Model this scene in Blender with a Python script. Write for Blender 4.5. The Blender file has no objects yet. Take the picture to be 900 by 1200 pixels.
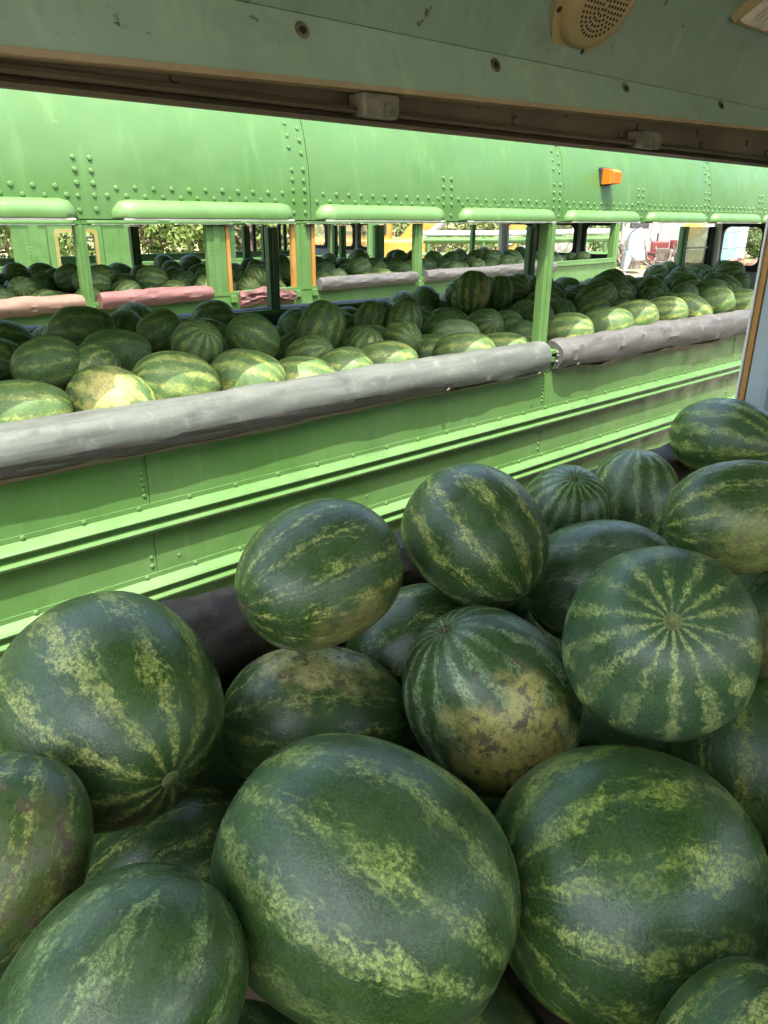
import bpy, bmesh, math, random
import numpy as np
from mathutils import Vector, Matrix
R = math.radians
random.seed(7)
EYE = 2.35                      # camera height above the ground
sc = bpy.context.scene
col = sc.collection

# ------------------------------------------------------------------ camera, world, sun, exposure
cam_d = bpy.data.cameras.new('camera')
cam = bpy.data.objects.new('camera', cam_d); col.objects.link(cam)
cam_d.sensor_fit = 'VERTICAL'; cam_d.sensor_height = 24.0; cam_d.lens = 880.0 / 1200.0 * 24.0
cam_d.clip_start = 0.02; cam_d.clip_end = 600
_r = Vector((0.74128, -0.67115, 0.00772)); _u = Vector((0.2388, 0.27448, 0.93147)); _f = Vector((0.62727, 0.68864, -0.36374))
cam.matrix_world = Matrix(((_r.x, _u.x, -_f.x, 0), (_r.y, _u.y, -_f.y, 0), (_r.z, _u.z, -_f.z, EYE), (0, 0, 0, 1)))
sc.camera = cam

SUN_FROM = Vector((-0.25, -0.35, 1.0)).normalized()
elev = math.asin(SUN_FROM.z)
world = bpy.data.worlds.new('World'); sc.world = world; world.use_nodes = True
wn = world.node_tree.nodes; wl = world.node_tree.links
sky = wn.new('ShaderNodeTexSky'); sky.sky_type = 'NISHITA'; sky.sun_disc = False
sky.sun_elevation = elev; sky.sun_rotation = math.atan2(SUN_FROM.x, SUN_FROM.y)
sky.air_density = 1.0; sky.dust_density = 5.0
wn['Background'].inputs['Strength'].default_value = 0.15
wl.new(sky.outputs[0], wn['Background'].inputs['Color'])
sun_d = bpy.data.lights.new('sun', 'SUN'); sun_d.energy = 2.1; sun_d.angle = R(0.55); sun_d.color = (1.0, 0.95, 0.86)
sun = bpy.data.objects.new('sun', sun_d); col.objects.link(sun)
sun.rotation_euler = (-SUN_FROM).to_track_quat('-Z', 'Y').to_euler(); sun.location = (0, 0, 30)
sc.view_settings.view_transform = 'Standard'; sc.view_settings.look = 'None'
sc.view_settings.gamma = 1.0; sc.view_settings.use_curve_mapping = False
sc.view_settings.exposure = 2.45
sc.cycles.max_bounces = 8; sc.cycles.diffuse_bounces = 6; sc.cycles.transparent_max_bounces = 16
sc.cycles.sample_clamp_indirect = 6.0
sc.cycles.caustics_reflective = False; sc.cycles.caustics_refractive = False
sc.cycles.use_denoising = True

# ------------------------------------------------------------------ node helpers
class NT:
    def __init__(s, name):
        s.m = bpy.data.materials.new(name); s.m.use_nodes = True
        s.t = s.m.node_tree; s.n = s.t.nodes; s.l = s.t.links
        s.b = s.n['Principled BSDF']
        s.tc = s.n.new('ShaderNodeTexCoord')
        s.obj = s.tc.outputs['Object']
    def put(s, sock, v):
        if hasattr(v, 'is_output'): s.l.new(v, sock)
        elif isinstance(v, (tuple, list)) and len(v) == 3 and len(sock.default_value) == 4: sock.default_value = (*v, 1)
        else: sock.default_value = v
    def ma(s, op, a, b=0.0, c=None, clamp=False):
        n = s.n.new('ShaderNodeMath'); n.operation = op; n.use_clamp = clamp
        s.put(n.inputs[0], a); s.put(n.inputs[1], b)
        if c is not None: s.put(n.inputs[2], c)
        return n.outputs[0]
    def vm(s, op, a, b=(0, 0, 0)):
        n = s.n.new('ShaderNodeVectorMath'); n.operation = op
        s.put(n.inputs[0], a); s.put(n.inputs[1], b)
        return n.outputs['Value'] if op in ('DOT_PRODUCT', 'LENGTH') else n.outputs[0]
    def noise(s, vec, scale, detail=3.0, rough=0.55):
        n = s.n.new('ShaderNodeTexNoise'); s.put(n.inputs['Vector'], vec)
        n.inputs['Scale'].default_value = scale; n.inputs['Detail'].default_value = detail; n.inputs['Roughness'].default_value = rough
        return n.outputs['Fac']
    def voro(s, vec, scale, feature='DISTANCE_TO_EDGE'):
        n = s.n.new('ShaderNodeTexVoronoi'); n.feature = feature; s.put(n.inputs['Vector'], vec); n.inputs['Scale'].default_value = scale
        return n.outputs['Distance']
    def ss(s, x, a, b, lo=0.0, hi=1.0):
        n = s.n.new('ShaderNodeMapRange'); n.interpolation_type = 'SMOOTHSTEP'
        s.put(n.inputs['Value'], x)
        n.inputs['From Min'].default_value = a; n.inputs['From Max'].default_value = b
        n.inputs['To Min'].default_value = lo; n.inputs['To Max'].default_value = hi
        return n.outputs['Result']
    def mix(s, f, a, b, mode='MIX'):
        n = s.n.new('ShaderNodeMix'); n.data_type = 'RGBA'; n.blend_type = mode
        s.put(n.inputs[0], f); s.put(n.inputs[6], a); s.put(n.inputs[7], b)
        return n.outputs[2]
    def xyz(s, v):
        n = s.n.new('ShaderNodeSeparateXYZ'); s.put(n.inputs[0], v); return n.outputs
    def comb(s, x, y, z):
        n = s.n.new('ShaderNodeCombineXYZ'); s.put(n.inputs[0], x); s.put(n.inputs[1], y); s.put(n.inputs[2], z); return n.outputs[0]
    def bump(s, h, strength=0.3, dist=0.005):
        n = s.n.new('ShaderNodeBump'); s.put(n.inputs['Height'], h)
        n.inputs['Strength'].default_value = strength; n.inputs['Distance'].default_value = dist
        s.l.new(n.outputs[0], s.b.inputs['Normal'])
    def out(s, color=None, rough=None, metal=0.0, spec=0.5):
        if color is not None: s.put(s.b.inputs['Base Color'], color)
        if rough is not None: s.put(s.b.inputs['Roughness'], rough)
        s.b.inputs['Metallic'].default_value = metal; s.b.inputs['Specular IOR Level'].default_value = spec
        return s.m
MATS = {}
def paint(name, base, faded, rough=0.42, dirt=0.25, chips=0.0, wear_col=(0.10, 0.06, 0.035), scale=1.0, spec=0.45):
    """weathered enamel: fading, vertical run marks, dust and small dents"""
    if name in MATS: return MATS[name]
    g = NT(name); P = g.obj
    big = g.noise(P, 1.7 * scale, 5, 0.6)
    c = g.mix(g.ss(big, 0.35, 0.7), base, faded)
    streak = g.noise(g.vm('MULTIPLY', P, (26, 26, 2.2)), 1.0 * scale, 4, 0.6)
    c = g.mix(g.ss(streak, 0.52, 0.78, 0, 0.30), c, tuple(min(1, v * 1.5 + .02) for v in faded))
    c = g.mix(g.ss(g.noise(g.vm('ADD', P, (7, 3, 1)), 5.5 * scale, 7, 0.68), 0.52, 0.72, 0, dirt), c, tuple(v * 0.55 + .01 for v in base))
    drip = g.noise(g.vm('MULTIPLY', g.vm('ADD', P, (5, 2, 3)), (38, 38, 1.6)), 1.0, 5, 0.65)
    c = g.mix(g.ss(drip, 0.56, 0.80, 0, dirt * .9), c, tuple(v * 0.45 + .012 for v in base))
    scr = g.noise(g.vm('MULTIPLY', P, (3, 3, 40)), 3.0, 5, 0.7)
    c = g.mix(g.ss(scr, 0.66, 0.75, 0, 0.22), c, (0.55, 0.62, 0.5))
    if chips:
        ch = g.noise(g.vm('ADD', P, (1.3, 9.1, 4.4)), 14 * scale, 9, 0.72)
        c = g.mix(g.ss(ch, 0.70 - chips, 0.74 - chips), c, wear_col)
    g.bump(g.ma('ADD', g.ma('MULTIPLY', g.noise(P, 3.2, 2), 1.0), g.ma('MULTIPLY', g.noise(P, 160, 2), 0.03)), 0.6, 0.012)
    r = g.ss(g.noise(P, 9 * scale, 4), 0.3, 0.7, rough - 0.08, rough + 0.16)
    MATS[name] = g.out(c, r, 0.0, spec); return MATS[name]
def plain(name, colr, rough=0.6, var=0.35, scale=6.0, metal=0.0, bump=0.2, spec=0.4):
    if name in MATS: return MATS[name]
    g = NT(name); P = g.obj
    n1 = g.noise(P, scale, 6, 0.65)
    c = g.mix(g.ss(n1, 0.3, 0.72), tuple(v * (1 - var) for v in colr), tuple(min(1, v * (1 + var)) for v in colr))
    g.bump(g.noise(P, scale * 8, 4), bump, 0.004)
    MATS[name] = g.out(c, g.ss(n1, 0.2, 0.8, rough - .08, rough + .1), metal, spec); return MATS[name]
def emit_free_glass(name, tint=(0.92, 0.96, 0.95), gloss=0.10):
    if name in MATS: return MATS[name]
    g = NT(name)
    tr = g.n.new('ShaderNodeBsdfTransparent'); tr.inputs[0].default_value = (*tint, 1)
    gl = g.n.new('ShaderNodeBsdfGlossy'); gl.inputs['Roughness'].default_value = 0.06
    fr = g.n.new('ShaderNodeFresnel'); fr.inputs[0].default_value = 1.45
    mx = g.n.new('ShaderNodeMixShader'); g.l.new(g.ma('MINIMUM', g.ma('ADD', fr.outputs[0], gloss * .3), 0.6), mx.inputs[0])
    g.l.new(tr.outputs[0], mx.inputs[1]); g.l.new(gl.outputs[0], mx.inputs[2])
    g.l.new(mx.outputs[0], g.n['Material Output'].inputs['Surface'])
    MATS[name] = g.m; return g.m

GREEN = paint('bus_green', (0.066, 0.152, 0.036), (0.086, 0.172, 0.052), dirt=.45, chips=.03)
GREEN_D = paint('bus_green_inner', (0.080, 0.21, 0.075), (0.11, 0.24, 0.095), dirt=0.35, chips=0.02)
GREEN_ROOF = paint('bus_green_roof', (0.052, 0.130, 0.030), (0.064, 0.144, 0.040), rough=0.42, dirt=0.3)
DKGREEN = paint('post_dark_green', (0.035, 0.085, 0.035), (0.05, 0.11, 0.045), chips=0.02)
PALEHDR = paint('pale_green_header', (0.30, 0.48, 0.28), (0.42, 0.56, 0.38), dirt=0.35, chips=0.03, scale=2)
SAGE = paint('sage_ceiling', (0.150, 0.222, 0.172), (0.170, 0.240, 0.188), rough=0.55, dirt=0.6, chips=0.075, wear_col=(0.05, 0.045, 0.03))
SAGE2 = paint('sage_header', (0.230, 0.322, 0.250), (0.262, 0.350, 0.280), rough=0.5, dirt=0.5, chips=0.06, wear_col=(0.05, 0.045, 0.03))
BROWN = paint('brown_channel', (0.048, 0.036, 0.02), (0.08, 0.058, 0.034), rough=0.55, dirt=0.7, chips=0.08, wear_col=(0.03, 0.02, 0.012))
TAN = paint('tan_lip', (0.27, 0.20, 0.12), (0.34, 0.26, 0.165), dirt=0.5, chips=0.05)
ORANGE = paint('orange_stripe', (0.29, 0.145, 0.025), (0.34, 0.18, 0.045), dirt=0.6, chips=0.05)
WHITEP = paint('white_trim', (0.50, 0.52, 0.52), (0.58, 0.59, 0.58), dirt=0.4, chips=0.03)
BLUEG = paint('blue_grey_post', (0.26, 0.32, 0.34), (0.32, 0.38, 0.40), dirt=0.5, chips=0.05)
GREYW = paint('grey_end_wall', (0.30, 0.31, 0.31), (0.38, 0.39, 0.38), dirt=0.4)
BLACK = plain('black_rubber', (0.018, 0.018, 0.018), 0.6, 0.4)
GASKET = plain('grey_white_gasket', (0.42, 0.43, 0.36), 0.6, 0.3, 12)
BEIGE = plain('beige_plastic', (0.27, 0.21, 0.11), 0.42, 0.12, 9, bump=0.05)
HOLE = plain('grille_hole', (0.012, 0.010, 0.008), 0.8, 0.2)
LAMPPL = plain('ribbed_lens', (0.42, 0.38, 0.32), 0.35, 0.25, 20)
STEEL = plain('dull_steel', (0.34, 0.34, 0.33), 0.45, 0.3, 10, metal=0.6)
RUST = plain('rusty_bracket', (0.11, 0.10, 0.075), 0.7, 0.7, 22, bump=0.6)
PLY = plain('plywood_bed', (0.24, 0.17, 0.10), 0.75, 0.3, 3)
GLASS = emit_free_glass('window_glass')
GLASS_T = emit_free_glass('tinted_glass', (0.62, 0.68, 0.60), 0.3)
TYRE = plain('tyre_black', (0.02, 0.02, 0.02), 0.8, 0.3)

def pad_mat(name, colr, lo, streak=(2.5, 30, 30), mottled=0.5, rough_bump=.28):
    g = NT(name); P = g.obj
    a = g.noise(g.vm('MULTIPLY', P, streak), 1.0, 6, 0.7)
    b = g.noise(P, 16, 7, 0.7)
    c = g.mix(g.ss(a, 0.22, 0.62), lo, colr)
    c = g.mix(g.ss(b, 0.52, 0.70, 0, mottled), c, tuple(min(1, v * 1.45 + .03) for v in colr))
    c = g.mix(g.ss(g.noise(P, 5, 6, .7), 0.55, 0.75, 0, .55), c, tuple(v * .45 for v in lo))
    g.bump(g.ma('ADD', g.ma('MULTIPLY', a, .6), g.ma('MULTIPLY', b, .8)), rough_bump, 0.006)
    return g.out(c, g.ss(b, .3, .7, .5, .75), 0, .35)
PAD_GREY = pad_mat('padding_grey', (0.092, 0.106, 0.090), (0.050, 0.057, 0.049))
PAD_GREY2 = pad_mat('padding_grey_streaked', (0.086, 0.086, 0.080), (0.050, 0.050, 0.046), (1.6, 30, 30), .6)
PAD_STRIP = pad_mat('padding_black_strip', (0.045, 0.043, 0.038), (0.016, 0.015, 0.013), (1.2, 150, 150))
PAD_BROWN = pad_mat('padding_brown_edge', (0.11, 0.085, 0.06), (0.05, 0.038, 0.028))
PAD_PINK = pad_mat('padding_pink', (0.155, 0.075, 0.068), (0.10, 0.045, 0.04), (2, 16, 16), .35)
PAD_TAN = pad_mat('padding_dusty_pink', (0.18, 0.118, 0.085), (0.12, 0.075, 0.052), (2, 16, 16), .4)
PAD_BLUE = pad_mat('padding_navy', (0.075, 0.085, 0.11), (0.04, 0.045, 0.06))
FOAM = pad_mat('foam_brown_black', (0.038, 0.027, 0.015), (0.012, 0.009, 0.005), (9, 12, 12), .8, .95)

# ------------------------------------------------------------------ mesh helpers
def mesh_obj(name, verts, faces, mat, parent=None, smooth=False, loc=None):
    me = bpy.data.meshes.new(name); me.from_pydata([tuple(v) for v in verts], [], faces); me.validate(); me.update()
    bm = bmesh.new(); bm.from_mesh(me); bmesh.ops.recalc_face_normals(bm, faces=bm.faces); bm.to_mesh(me); bm.free()
    if smooth:
        for p in me.polygons: p.use_smooth = True
        me.set_sharp_from_angle(angle=R(42))
    o = bpy.data.objects.new(name, me); col.objects.link(o)
    if mat: me.materials.append(mat)
    if parent is not None:
        o.parent = parent
        if parent.type == 'EMPTY' and parent.get('eye'): o.location = (0, 0, EYE)
    if loc is not None: o.location = loc
    return o
class MB:
    def __init__(s): s.v = []; s.f = []
    def add(s, v, f):
        k = len(s.v); s.v += [tuple(a) for a in v]; s.f += [tuple(i + k for i in q) for q in f]; return s
    def box(s, x0, x1, y0, y1, z0, z1, bev=0.0):
        if bev <= 0:
            v = [(x, y, z) for x in (x0, x1) for y in (y0, y1) for z in (z0, z1)]
            f = [(0, 1, 3, 2), (4, 6, 7, 5), (0, 4, 5, 1), (2, 3, 7, 6), (0, 2, 6, 4), (1, 5, 7, 3)]
            return s.add(v, f)
        bm = bmesh.new(); bmesh.ops.create_cube(bm, size=1.0)
        for w in bm.verts: w.co = Vector(((x0 + x1) / 2 + w.co.x * (x1 - x0), (y0 + y1) / 2 + w.co.y * (y1 - y0), (z0 + z1) / 2 + w.co.z * (z1 - z0)))
        bmesh.ops.bevel(bm, geom=bm.edges[:], offset=bev, segments=2, affect='EDGES', profile=0.5)
        bm.verts.index_update(); v = [w.co.copy() for w in bm.verts]; f = [[w.index for w in q.verts] for q in bm.faces]; bm.free()
        return s.add(v, f)
    def prism_x(s, prof, x0, x1, closed=True, n=1, zf=None):
        """extrude a (y,z) outline along x"""
        m = len(prof); v = []; f = []
        for i in range(n + 1):
            x = x0 + (x1 - x0) * i / n
            for (y, z) in prof: v.append((x, y, z + (zf(x) if zf else 0)))
        for i in range(n):
            for j in range(m if closed else m - 1):
                a = i * m + j; b = i * m + (j + 1) % m
                f.append((a, b, b + m, a + m))
        if closed: f.append(tuple(range(m))[::-1]); f.append(tuple(range(n * m, n * m + m)))
        return s.add(v, f)
    def tube(s, pts, rad, seg=8):
        pts = [Vector(p) for p in pts]; v = []; f = []
        rads = rad if isinstance(rad, (list, tuple)) else [rad] * len(pts)
        for i, p in enumerate(pts):
            t = (pts[min(i + 1, len(pts) - 1)] - pts[max(i - 1, 0)]).normalized()
            a = t.orthogonal().normalized() if abs(t.z) > .95 else t.cross(Vector((0, 0, 1))).normalized(); b = t.cross(a)
            for k in range(seg):
                w = 2 * math.pi * k / seg; v.append(p + (a * math.cos(w) + b * math.sin(w)) * rads[i])
        for i in range(len(pts) - 1):
            for k in range(seg):
                a = i * seg + k; b = i * seg + (k + 1) % seg; f.append((a, b, b + seg, a + seg))
        f.append(tuple(range(seg))[::-1]); f.append(tuple(range((len(pts) - 1) * seg, len(pts) * seg)))
        return s.add(v, f)
    def disc(s, c, n, rad, h, seg=20, r2=None):
        c = Vector(c); n = Vector(n).normalized(); return s.tube([c, c + n * h], [rad, r2 if r2 is not None else rad], seg)
    def dome(s, c, n, rad, h=None, seg=7):
        c = Vector(c); n = Vector(n).normalized(); a = n.orthogonal().normalized(); b = n.cross(a); h = h or rad * .6
        v = []; f = []
        for (rr, hh) in ((1.0, 0.0), (.78, .7)):
            for k in range(seg):
                w = 2 * math.pi * k / seg; v.append(c + (a * math.cos(w) + b * math.sin(w)) * rad * rr + n * h * hh)
        v.append(c + n * h)
        for k in range(seg):
            q = (k + 1) % seg; f.append((k, q, q + seg, k + seg)); f.append((k + seg, q + seg, 2 * seg))
        return s.add(v, f)
    def build(s, name, mat, parent=None, smooth=False, loc=None): return mesh_obj(name, s.v, s.f, mat, parent, smooth, loc)
def box(name, mat, parent, x0, x1, y0, y1, z0, z1, bev=0.0): return MB().box(x0, x1, y0, y1, z0, z1, bev).build(name, mat, parent)
def sub(o, name, mb, mat, smooth=False):
    """sub-part under a part (part meshes carry the eye-height offset already)"""
    return mb.build(name, mat, o, smooth)
def thing(name, label, cat, loc=(0, 0, 0), rz=0.0, group=None, eye=False, ry=0.0):
    o = bpy.data.objects.new(name, None); col.objects.link(o); o.location = loc; o.rotation_euler = (0, ry, rz); o.empty_display_size = .2
    o['label'] = label; o['category'] = cat
    if group: o['group'] = group
    if eye: o['eye'] = 1
    return o
def structure(o): o['kind'] = 'structure'; return o
def hash01(*a):
    h = math.sin(sum(v * k for v, k in zip(a, (12.9898, 78.233, 37.719)))) * 43758.5453
    return h - math.floor(h)
def wob(x, s=0.0): return math.sin(x * 3.1 + s) * .5 + math.sin(x * 7.3 + s * 2.1) * .3 + math.sin(x * 15.7 + s * 1.3) * .2

# ------------------------------------------------------------------ ground
g = NT('dusty_ground'); P = g.obj
c = g.mix(g.ss(g.noise(P, .12, 6, .6), .4, .62), (0.24, 0.20, 0.12), (0.13, 0.15, 0.055))
c = g.mix(g.ss(g.noise(P, 1.7, 7, .7), .45, .68, 0, .7), c, (0.27, 0.225, 0.14))
g.bump(g.noise(P, 9, 6, .7), .6, .05); g.out(c, .95, 0, .1)
structure(mesh_obj('ground', [(-250, -250, 0), (350, -250, 0), (350, 350, 0), (-250, 350, 0)], [(0, 1, 2, 3)], g.m))

g = NT('pale_bounce_gravel'); P = g.obj
c = g.mix(g.ss(g.noise(P, .5, 6, .65), .35, .65), (0.34, 0.30, 0.23), (0.46, 0.42, 0.34))
c = g.mix(g.ss(g.noise(P, 40, 4, .7), .5, .68, 0, .5), c, (0.22, 0.19, 0.15))
g.bump(g.noise(P, 30, 5, .7), .6, .03); g.out(c, .95, 0, .1)
structure(mesh_obj('added_bounce_yard', [(-14, -16, .005), (13, -16, .005), (13, 9.5, .005), (-14, 9.5, .005)], [(0, 1, 2, 3)], g.m))  # unseen pale sheet, added to bounce sunlight into the near bus

# ------------------------------------------------------------------ buses
W = 2.2; RH = 0.86
def roof_y(z):
    if z <= .06: return 0.0
    t = math.asin(min(1, (z - .06) / RH)); return 1.1 * (1 - math.cos(t))
def roof_pt(k):      # k 0..1 around half the roof, outer skin
    t = k * math.pi / 2; return (1.1 * (1 - math.cos(t)), .06 + RH * math.sin(t))
def roof_prof(n=14, off=0.0, z0=-.006):
    half = [(off, z0), (off, .03)] + [(roof_pt(k / n)[0] + off * (1 - k / n), roof_pt(k / n)[1] - off) for k in range(0, n + 1)]
    return half + [(W - y, z) for (y, z) in half[:-1][::-1]]
def sheet_x(prof, x0, x1, th, n=1):
    inner = [(y + (th if y < W / 2 else -th) * (1 if abs(y - W / 2) > .05 else 0), z - (th if z > .1 else 0)) for (y, z) in prof]
    return MB().prism_x(prof + inner[::-1], x0, x1, True, n)
def pad(parent, x0, x1, yc, zc, ry, rz, mat, seed=0.0, lump=.006, sag=0.0, name='sill_padding', step=.03, a0=None, a1=None, off=0.0, droop=0.0):
    n = max(2, int((x1 - x0) / step)); v = []; f = []
    full = a0 is None; m = 22 if full else 7
    for i in range(n + 1):
        x = x0 + (x1 - x0) * i / n
        endk = min(1.0, min(x - x0, x1 - x) / .03); sq = .90 + .10 * endk
        for j in range(m):
            a = 2 * math.pi * j / m if full else a0 + (a1 - a0) * j / (m - 1)
            d = lump * (wob(x * 1.4 + math.cos(a) * 1.2, seed) + .7 * wob(x * 3.3 + a * 2.1, seed + 2))
            low = max(0, -math.sin(a)) * droop * (.5 + .5 * wob(x * .9, seed + 5))
            v.append((x, yc - (ry * sq + d + off) * math.cos(a), zc + (rz * sq + d + off) * math.sin(a) - low + sag * wob(x * .5, seed + 3)))
    for i in range(n):
        for j in range(m if full else m - 1):
            a = i * m + j; b = i * m + (j + 1) % m; f.append((a, b, b + m, a + m))
    if full: f.append(tuple(range(m))[::-1]); f.append(tuple(range(n * m, n * m + m)))
    return mesh_obj(name, v, f, mat, parent, True)
RAIL = [(-.001, 0), (-.006, 0), (-.006, -.016), (-.030, -.033), (-.036, -.040), (-.034, -.046), (-.022, -.050), (-.022, -.066),
        (-.033, -.071), (-.037, -.077), (-.033, -.086), (-.006, -.090), (-.006, -.104), (-.001, -.104)]
def gutter(parent, x0, x1, mirror=False):
    sec = [(0, .044), (-.016, .043), (-.032, .036), (-.042, .024), (-.046, .008), (-.044, -.003), (-.038, -.005), (0, -.004)]
    n = 26; v = []; f = []; m = len(sec)
    for i in range(n + 1):
        u = i / n; x = x0 + (x1 - x0) * u
        e = min(x - x0, x1 - x); s = math.sqrt(max(0, 1 - (1 - min(1, e / .05)) ** 2)) * .93 + .07
        for (y, z) in sec:
            yy = y * s; zz = -.004 + (z + .004) * (.35 + .65 * s) if z > 0 else z
            v.append((x, (W - yy) if mirror else yy, zz))
    for i in range(n):
        for j in range(m):
            a = i * m + j; b = i * m + (j + 1) % m; f.append((a, b, b + m, a + m))
    f.append(tuple(range(m))[::-1]); f.append(tuple(range(n * m, n * m + m)))
    o = mesh_obj('drip_gutter', v, f, GREEN, parent, True)
    if not mirror: sub(o, 'rubber_seal', MB().box(x0 + .02, x1 - .02, -.042, -.030, -.0090, -.0045), GASKET)
    return o
def rr_pts(y0, y1, z0, z1, r, n=5):
    pts = []
    for (cy, cz, a0) in ((y1 - r, z1 - r, 0), (y0 + r, z1 - r, 90), (y0 + r, z0 + r, 180), (y1 - r, z0 + r, 270)):
        for k in range(n + 1):
            a = R(a0 + 90 * k / n); pts.append((cy + r * math.cos(a), cz + r * math.sin(a)))
    return pts
def ring_yz(inner, outer, x0, x1):
    """frame in the y-z plane between two outlines with the same number of points"""
    m = len(inner); v = []; f = []
    for x in (x0, x1):
        v += [(x, y, z) for y, z in inner]; v += [(x, y, z) for y, z in outer]
    for j in range(m):
        k = (j + 1) % m
        f += [(j, k, m + k, m + j), (2 * m + j, 3 * m + j, 3 * m + k, 2 * m + k), (j, 2 * m + j, 2 * m + k, k), (m + j, m + k, 3 * m + k, 3 * m + j)]
    return MB().add(v, f)
def holed_wall(name, mat, parent, x0, x1, ys, zs, holes):
    """an end wall of butted strips round rectangular openings, one mesh"""
    mb = MB(); y0, y1 = ys; z0, z1 = zs; prev = y0
    for (a, b, c, d) in sorted(holes):
        mb.box(x0, x1, prev, a, z0, z1); mb.box(x0, x1, a, b, z0, c); mb.box(x0, x1, a, b, d, z1); prev = b
    mb.box(x0, x1, prev, y1, z0, z1)
    return mb.build(name, mat, parent)
def rect_like(inner, y0, y1, z0, z1, r=.02): return rr_pts(y0, y1, z0, z1, r)
def end_window(wall, x, a, b, c, d, glass=GLASS):
    fr = sub(wall, 'window_gasket', ring_yz(rr_pts(a + .035, b - .035, c + .035, d - .035, .08), rr_pts(a - .03, b + .03, c - .03, d + .03, .06), x - .014, x + .034), BLACK)
    fr.location = (0, 0, 0)
    sub(wall, 'window_pane', MB().box(x + .008, x + .012, a + .01, b - .01, c + .01, d - .01), glass)
def wheel(parent, x, y, side):
    t = MB().tube([(x, y - .12, -1.85), (x, y - .10, -1.85), (x, y + .10, -1.85), (x, y + .12, -1.85)], [.43, .49, .49, .43], 28).build('wheel', TYRE, parent)
    yy = y - .13 if side < 0 else y + .10
    sub(t, 'rim', MB().tube([(x, yy, -1.85), (x, yy + .03, -1.85)], [.27, .27], 20), STEEL)
def bus_shell(root, x0, x1, first, pitch, seams, tall0, bed, rails=True, far_posts=(), lamp=None, detail=True, wall_in=GREEN_D):
    # near side: panels between seams and rails
    edges = [x0] + [s for s in seams if x0 < s < x1] + [x1]
    zr = [-.845, -1.085, -1.40]; zb = -1.72
    rows = [(-.60, zr[0] - .002), (zr[0] - .102, zr[1] - .002), (zr[1] - .102, zr[2] - .002), (zr[2] - .102, zb)]
    for a, b in zip(edges, edges[1:]):
        for (zt, zbm) in rows:
            box('side_panel', GREEN, root, a + .0015, b - .0015, 0.0, .012, zbm, zt)
    box('inner_wall', wall_in, root, x0, x1, .016, .05, zb, -.57)
    for z in zr:
        MB().prism_x([(y, z + q) for y, q in RAIL], x0, x1).build('rub_rail', GREEN, root)
    box('window_sill', GREEN, root, x0, x1, -.004, .075, -.599, -.572)
    # roof
    for a, b in zip([x0] + tall0, tall0 + [x1]):
        sheet_x(roof_prof(), a + .0015, b - .0015, .008).build('roof_panel', GREEN_ROOF, root, True)
        e = root.children[-1]
    sheet_x(roof_prof(off=.014, z0=.012), x0, x1, .012).build('roof_lining', PALEHDR, root, True)
    box('window_header', GREEN_D, root, x0, x1, .024, .06, -.010, .10)
    box('window_header', PALEHDR, root, x0, x1, W - .10, W - .06, -.008, .12)
    # gutters
    k = 0; x = first
    while x - pitch > x0: x -= pitch
    posts = []
    while x < x1: posts.append(round(x, 3)); x += pitch
    for a, b in zip(posts, posts[1:]):
        gutter(root, a + .066 - .022 + .02, b - .032)
    # far wall
    box('side_panel', wall_in, root, x0, x1, W - .012, W, zb, -.60)
    box('window_sill', wall_in, root, x0, x1, W - .075, W + .004, -.599, -.565)
    box('cargo_bed', PLY, root, x0 + .01, x1 - .01, .052, W - .02, bed - .04, bed)
    # rivets
    if detail:
        rv = MB(); lo, hi = max(x0, -.2), min(x1, 7.5)
        def rr(x, z):
            t = math.asin(max(0, min(1, (z - .06) / RH))); n = Vector((0, -math.cos(t), math.sin(t) * 1.1 + .001)) if z > .06 else Vector((0, -1, 0))
            h_ = hash01(x, z, 1); rv.dome((x + .002 * (h_ - .5), roof_y(z) + .0006, z + .003 * (hash01(z, x, 2) - .5)), n, .0066 + .0014 * h_, .0046 + .0012 * h_)
        x = lo
        while x < hi:
            if min(abs(x - p) for p in posts) > .05: rr(x, .074)
            x2 = x + .027
            rr(x2, .052) if min(abs(x2 - p) for p in posts) > .05 else None
            x += .055
        for i, p in enumerate(posts):
            if not lo < p < hi: continue
            tall = any(abs(p + .045 - t) < .12 for t in tall0)
            for j in range(9 if tall else 4):
                z = .052 + j * (.031 if j < 4 else .036)
                rr(p - .022, z + (.012 if tall and j > 3 else 0)); rr(p + .022, z)
            rr(p - .022, .016); rr(p + .022, .016)
        # along the rails and up the seams
        for z in zr:
            x = lo + .06
            while x < hi: rv.dome((x, -.006, z - .008), (0, -1, 0), .0080, .006); rv.dome((x + .05, -.006, z - .097), (0, -1, 0), .006, .004); x += .175
        for s in seams:
            for z in [-.69 - .018 * j for j in range(8)] + [-.985, -1.03, -1.06, -1.25, -1.30, -1.35]:
                rv.dome((s - .016, 0, z), (0, -1, 0), .0078, .006)
        for q in range(9):
            rv.dome((lo + .4 + q * .83, 0, -1.03 + .02 * math.sin(q * 5)), (0, -1, 0), .006, .004)
        r = rv.build('rivets', GREEN, root, True); r['kind'] = 'stuff'
    for px in (x0 + 1.3, x1 - 1.6):
        for (yy, sd) in ((.18, -1), (W - .18, 1)): wheel(root, px, yy, sd)
    return posts
def post(root, x, y0, y1, w, mat, z0=-.60, z1=.0, rivet=False, stripe=None, name='window_post'):
    mb = MB()
    mb.box(x - w / 2, x + w / 2, y0, y1, z0, z1, .004)
    mb.box(x - w / 6, x + w / 6, y0 - .010, y0 + .004, z0, z1, .003)
    o = mb.build(name, mat, root)
    if rivet:
        rv = MB()
        for j in range(18): rv.dome((x - w * .3, y0, z0 + .04 + j * .031), (0, -1, 0), .006, .004)
        r = sub(o, 'rivets', rv, mat); r['kind'] = 'stuff'
    if stripe:
        for (a, b) in stripe: sub(o, 'orange_edge', MB().box(x + a, x + b, y0 - .006, y0 + .03, z0 + .02, z1), ORANGE)
    return o

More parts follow.
